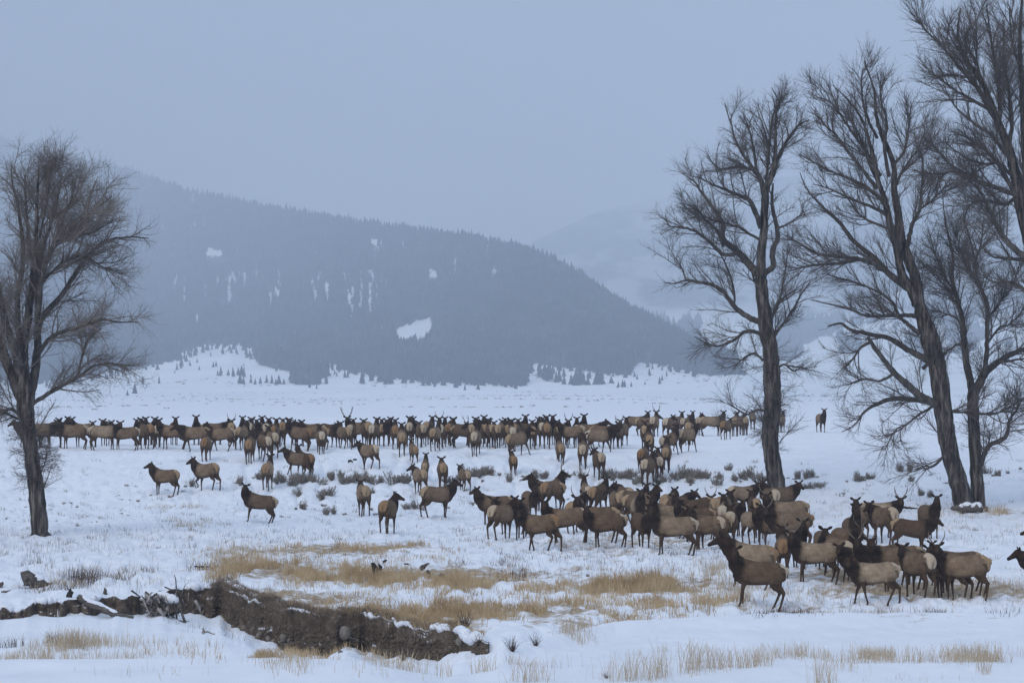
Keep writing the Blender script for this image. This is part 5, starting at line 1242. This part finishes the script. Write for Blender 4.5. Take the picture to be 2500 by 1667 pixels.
# stones in and under the bank
def stone_mesh(seed):
    bm_v = []; r = np.random.default_rng(seed); k, m = 12, 8
    for i in range(m + 1):
        ph = math.pi * i / m
        for j in range(k):
            a = 2 * math.pi * j / k; p = np.array([math.sin(ph) * math.cos(a), math.sin(ph) * math.sin(a), math.cos(ph)])
            s_ = 1 + .22 * (fbm(np.array([p[0] * 1.3 + seed]), np.array([p[1] * 1.3 + p[2] * 2]), seed, 3)[0] - .5) * 2; bm_v.append(p * s_ * (1, .8, .62))
    idx = np.arange((m + 1) * k).reshape(m + 1, k); q = [(idx[i, j], idx[i + 1, j], idx[i + 1, (j + 1) % k], idx[i, (j + 1) % k]) for i in range(m) for j in range(k)]
    return mesh_np('stone', np.array(bm_v), [np.array(q)], M['stone'], True)
ST = [stone_mesh(s) for s in (3, 8, 12, 21)]
for i, (u, v, w, lab) in enumerate([(575, 1530, 22, 'brown stone at the left foot of the cut bank, leftmost of its row'), (598, 1533, 24, 'rounded stone second in the row at the left foot of the bank'), (618, 1536, 18, 'small stone right of the two rounded stones under the bank'), (632, 1552, 26, 'large brown stone set low in the cut bank'), (655, 1560, 18, 'dark stone at the bank foot below the large brown one'),
      (692, 1556, 22, 'orange-brown stone in the middle of the cut bank face'), (705, 1563, 12, 'small pale stone right of the orange-brown one in the bank'), (668, 1568, 20, 'wet dark stone at the snow edge under the bank'), (842, 1546, 36, 'biggest pale boulder sticking out of the cut bank'), (780, 1576, 38, 'flat grey rock lying in the creek bed snow'), (1082, 1596, 22, 'dark stone near the right end of the bank'),
      (1120, 1566, 20, 'snow-edged dark stone at the far right of the bank'), (832, 1592, 16, 'small dark stone on the creek bed snow'), (1435, 1406, 14, 'dark stone standing in for a round hole in the snow above the tan grass'), (605, 1545, 16, 'brown stone tucked under the row of stones in the bank'), (940, 1590, 18, 'mud-brown stone in the lower face right of the boulder')]):  # the lone one above the tan grass is added to stand for a hole
    d0 = float(bank_d(u)) - .95 if u < 1190 and v < 1575 and u != 780 else float(hit(u, v, 60, 140))
    p = at(u, v, d0); p[2] = max(p[2], float(H(p[0], d0)) - .05) if u > 1190 or u in (780, 832) else p[2]
    o = link('stone', ST[i % 4], None, p); s_ = w / F * d0 * .5; o.scale = (s_, s_, s_); o.rotation_euler = (i * .3, i * .2, i * 1.3); tag(o, lab, 'stone', 'stones of the creek bank')
# ------------------------------------------------------------------ driftwood
def wood(name, pts, d0, label, mat='wood', cat='log', dep=0.0, k=9, lump=.09, snow=None, lift=0.0, sub=None, ddep=None):
    """pts: (u, v, half width px)"""
    P = np.array([at(p[0], p[1], d0 + (ddep[i] if ddep else 0)) for i, p in enumerate(pts)]); r = np.array([p[2] for p in pts]) / F * d0
    t = np.linspace(0, len(P) - 1, (len(P) - 1) * 5 + 1); P2 = np.stack([np.interp(t, range(len(P)), P[:, i]) for i in range(3)], -1); r2 = np.interp(t, range(len(P)), r)
    P2[1:-1] += rng.normal(0, .15, P2[1:-1].shape) * r2[1:-1, None] * .8; base = P[0].copy()
    mb = MB(); mb.tube(P2 - base, r2, k, lump=lump)
    for sb in (sub or []):
        Q = np.array([at(p[0], p[1], d0 + .02 * i) for i, p in enumerate(sb)]) - base; mb.tube(Q, np.array([p[2] for p in sb]) / F * d0, 6, lump=.08)
    me = mesh_np(name, np.concatenate(mb.v), [np.concatenate(x) for x in mb.f.values()], M[mat], True)
    if snow:
        root = bpy.data.objects.new(name, None); COL.objects.link(root); root.location = base; tag(root, label, cat); link('stem', me, root)
        a, b = snow; m = (t >= a) & (t <= b); Q = P2[m] - base + np.array([0, -.02, 0]) + np.array([0, 0, 1]) * (r2[m] * .62)[:, None]
        sm = MB(); rr = r2[m] * .72; rr[0] *= .4; rr[-1] *= .4; sm.tube(Q, rr, 8, lump=.10); link('snow_cap', mesh_np('snow_cap', np.concatenate(sm.v), [np.concatenate(x) for x in sm.f.values()], M['soft_snow'], True), root)
        return root
    o = link(name, me, None, base); tag(o, label, cat); return o
wood('log', [(58, 1412, 19), (80, 1417, 17), (108, 1425, 12), (140, 1433, 6)], float(d_of_v(1434)), 'short thick weathered log with snow on its back at the far left', snow=(1.0, 3), lump=.10, k=12, ddep=[0, .1, .2, .3])
wood('log', [(190, 1455, 7), (215, 1470, 9.5), (250, 1484, 9), (280, 1499, 8), (326, 1508, 5)], float(bank_d(260)) - 1.5, 'long snow-topped log slanting down across the dark bank at left', snow=(.3, 3.2), lump=.12, k=12)
wood('stump', [(168, 1455, 8), (172, 1446, 6), (171, 1436, 2)], float(bank_d(170)) + .6, 'small dark brown stub standing beside the slanting log', 'darkwood', 'stump')
wood('stump', [(255, 1456, 5), (257, 1444, 5), (256, 1434, 2)], float(bank_d(255)) + 1.2, 'small grey stub in the snow behind the slanting log', 'wood', 'stump')
wood('stump', [(-4, 1432, 6), (4, 1426, 5), (8, 1420, 2)], float(d_of_v(1434)), 'broken wood stub at the left frame edge', 'wood', 'stump')
wood('stick', [(3, 1444, 2.5), (18, 1443, 3), (27, 1441, 1.5)], float(d_of_v(1446)), 'short flat stick lying near the left frame edge', 'wood', 'stick')
wood('stick', [(474, 1382, 1.5), (492, 1383.5, 3), (508, 1384, 2.5), (524, 1384, .8)], float(d_of_v(1387)), 'dark flat stick lying alone on the snow left of the tan grass', 'darkwood', 'stick')
wood('stick', [(495, 1546, 3.5), (497, 1538, 3), (495, 1533, 2)], float(hit(495, 1547, 60, 140)), 'small forked stick with a long tail lying on the creek snow', 'driftwood', 'stick', sub=[[(496, 1543, 2.5), (506, 1541, 2.2), (520, 1547, 1.4), (552, 1550, .8)]])
dS = float(d_of_v(1408))
wood('stump', [(923, 1404, 10), (918, 1392, 9), (913, 1380, 6), (909, 1373, 3)], dS, 'black charred stump leaning left in the tan grass', 'darkwood', 'stump', sub=[[(926, 1392, 5), (929, 1384, 5), (924, 1376, 2)], [(935, 1371, 3), (941, 1368, 3), (945, 1366, 1)]], lump=.16)
wood('stump', [(1026, 1388, 5), (1034, 1383, 6), (1042, 1377, 3), (1049, 1374, 1)], dS + 1, 'greyish broken snag pointing right, right of the charred stump', 'wood', 'stump', sub=[[(1030, 1386, 4), (1028, 1380, 3)], [(1042, 1392, 4), (1048, 1398, 4), (1050, 1401, 2)]], lump=.16)
wood('stick', [(986, 1375, 1.5), (994, 1376, 2), (999, 1377, 1)], dS + 2, 'tiny dark stick between the charred stump and the snag', 'darkwood', 'stick')
wood('stump', [(1076, 1408, 5), (1079, 1404, 6), (1084, 1414, 4)], dS - 1, 'brown rotten stub in the tan grass right of the snag', 'wood', 'stump')
dB = dR - 1.6
wood('log', [(2322, 1238, 5), (2340, 1241, 8), (2362, 1240, 11), (2388, 1240, 10), (2398, 1243, 6)], dB, 'snow-covered log at the foot of the leaning cottonwood', snow=(.9, 4), lump=.1)
wood('stump', [(2408, 1247, 4), (2409, 1240, 4), (2408, 1236, 2)], dB, 'small stub right of the paired cottonwood trunks', 'wood', 'stump')
wood('log', [(2186, 1239, 2), (2205, 1238, 3), (2225, 1240, 2.5), (2242, 1241, 1)], dB + 1, 'thin dark branch on snow between the bull and the dark elk', 'darkwood', 'branch')
wood('log', [(850, 1126, 3), (856, 1124, 3), (862, 1128, 1.5)], float(hit(855, 1130)), 'small dark chunk on the bank left of the light brown climber', 'darkwood', 'log', sub=[[(862, 1122, 2), (868, 1121, 2.5), (872, 1122, 1)]])
# heap of driftwood branches
dP = float(bank_d(385)) - 1.7
pile = bpy.data.objects.new('driftwood_pile', None); COL.objects.link(pile); pb = at(385, 1512, dP); pile.location = pb
tag(pile, 'tangled heap of grey driftwood branches capped with snow against the bank', 'driftwood heap')
pr = random.Random(9)
for i in range(92):
    cu = pr.gauss(388, 26); cv = 1478 + pr.uniform(-22, 30) + (cu - 388) * .18; ang = R(pr.gauss(48, 22)) if pr.random() < .8 else R(pr.uniform(-70, 170)); l_ = pr.uniform(12, 40); w_ = pr.choice([1.2, 1.6, 2.2, 3.0, 4.2])
    dz = dP + pr.uniform(-.5, .45); du, dv = math.cos(ang) * l_ / 2, math.sin(ang) * l_ / 2
    pts = [(cu - du, cv - dv, w_), (cu + pr.uniform(-2, 2), cv + pr.uniform(-2, 2), w_ * .95), (cu + du, cv + dv, w_ * .5)]
    P = np.array([at(a, b, dz + (j - 1) * pr.uniform(-.15, .15)) for j, (a, b, c) in enumerate(pts)]) - pb
    mb = MB(); mb.tube(P, np.array([c for a, b, c in pts]) / F * dP, 6, lump=.1); mb.build('branch', M['driftwood' if pr.random() < .5 else 'wood' if pr.random() < .6 else 'darkwood'], pile)
for pts in ([(433, 1480, 2.2), (431, 1440, 1.8), (429, 1412, 1.5), (425, 1402, .8)], [(436, 1470, 1.6), (447, 1440, 1.4), (454, 1424, .8)], [(402, 1432, 1.8), (415, 1438, 2), (424, 1440, 1)], [(428, 1500, 3.5), (436, 1480, 3.5), (440, 1466, 2)], [(452, 1520, 3.5), (445, 1500, 3.5), (436, 1470, 2)], [(425, 1518, 3), (440, 1516, 3), (452, 1519, 2)]):
    P = np.array([at(a, b, dP - .1 * j) for j, (a, b, c) in enumerate(pts)]) - pb; mb = MB(); mb.tube(P, np.array([c for a, b, c in pts]) / F * dP, 6, lump=.08); mb.build('branch', M['wood'], pile)
for (u, v, w_, h_, dz) in [(392, 1452, 30, 9, .25), (420, 1460, 16, 12, 0.0), (360, 1458, 18, 8, .5)]:
    sm = MB(); P = np.array([at(u + a * w_, v + abs(a) ** 2 * h_ * .8 + pr.uniform(-1, 1), dP + dz) for a in np.linspace(-1, 1, 9)]) - pb; rr = h_ / F * dP * np.sqrt(np.clip(1.05 - np.linspace(-1, 1, 9) ** 2, .1, 1)); sm.tube(P, rr, 10, lump=.07); sm.build('snow_cap', M['soft_snow'], pile)

# ------------------------------------------------------------------ haze
def build_haze():
    x0, x1, y0, y1, z0, z1 = -11000, 11000, -600, 11000, -60, 1500
    v = [(x0, y0, z0), (x1, y0, z0), (x1, y1, z0), (x0, y1, z0), (x0, y0, z1), (x1, y0, z1), (x1, y1, z1), (x0, y1, z1)]
    f = [(0, 3, 2, 1), (4, 5, 6, 7), (0, 1, 5, 4), (1, 2, 6, 5), (2, 3, 7, 6), (3, 0, 4, 7)]
    m = bpy.data.materials.new('haze'); m.use_nodes = True; t = m.node_tree; t.nodes.clear()
    o_ = N(t, 'ShaderNodeOutputMaterial'); p = N(t, 'ShaderNodeVolumePrincipled')
    p.inputs['Color'].default_value = (0.705, 0.785, 0.90, 1); p.inputs['Absorption Color'].default_value = (0.30, 0.32, 0.15, 1); p.inputs['Density'].default_value = 0.00027; p.inputs['Anisotropy'].default_value = 0.0
    t.links.new(p.outputs[0], o_.inputs['Volume'])
    o = link('haze', mesh_np('haze', v, [np.array(f)], m)); o['kind'] = 'stuff'
build_haze()
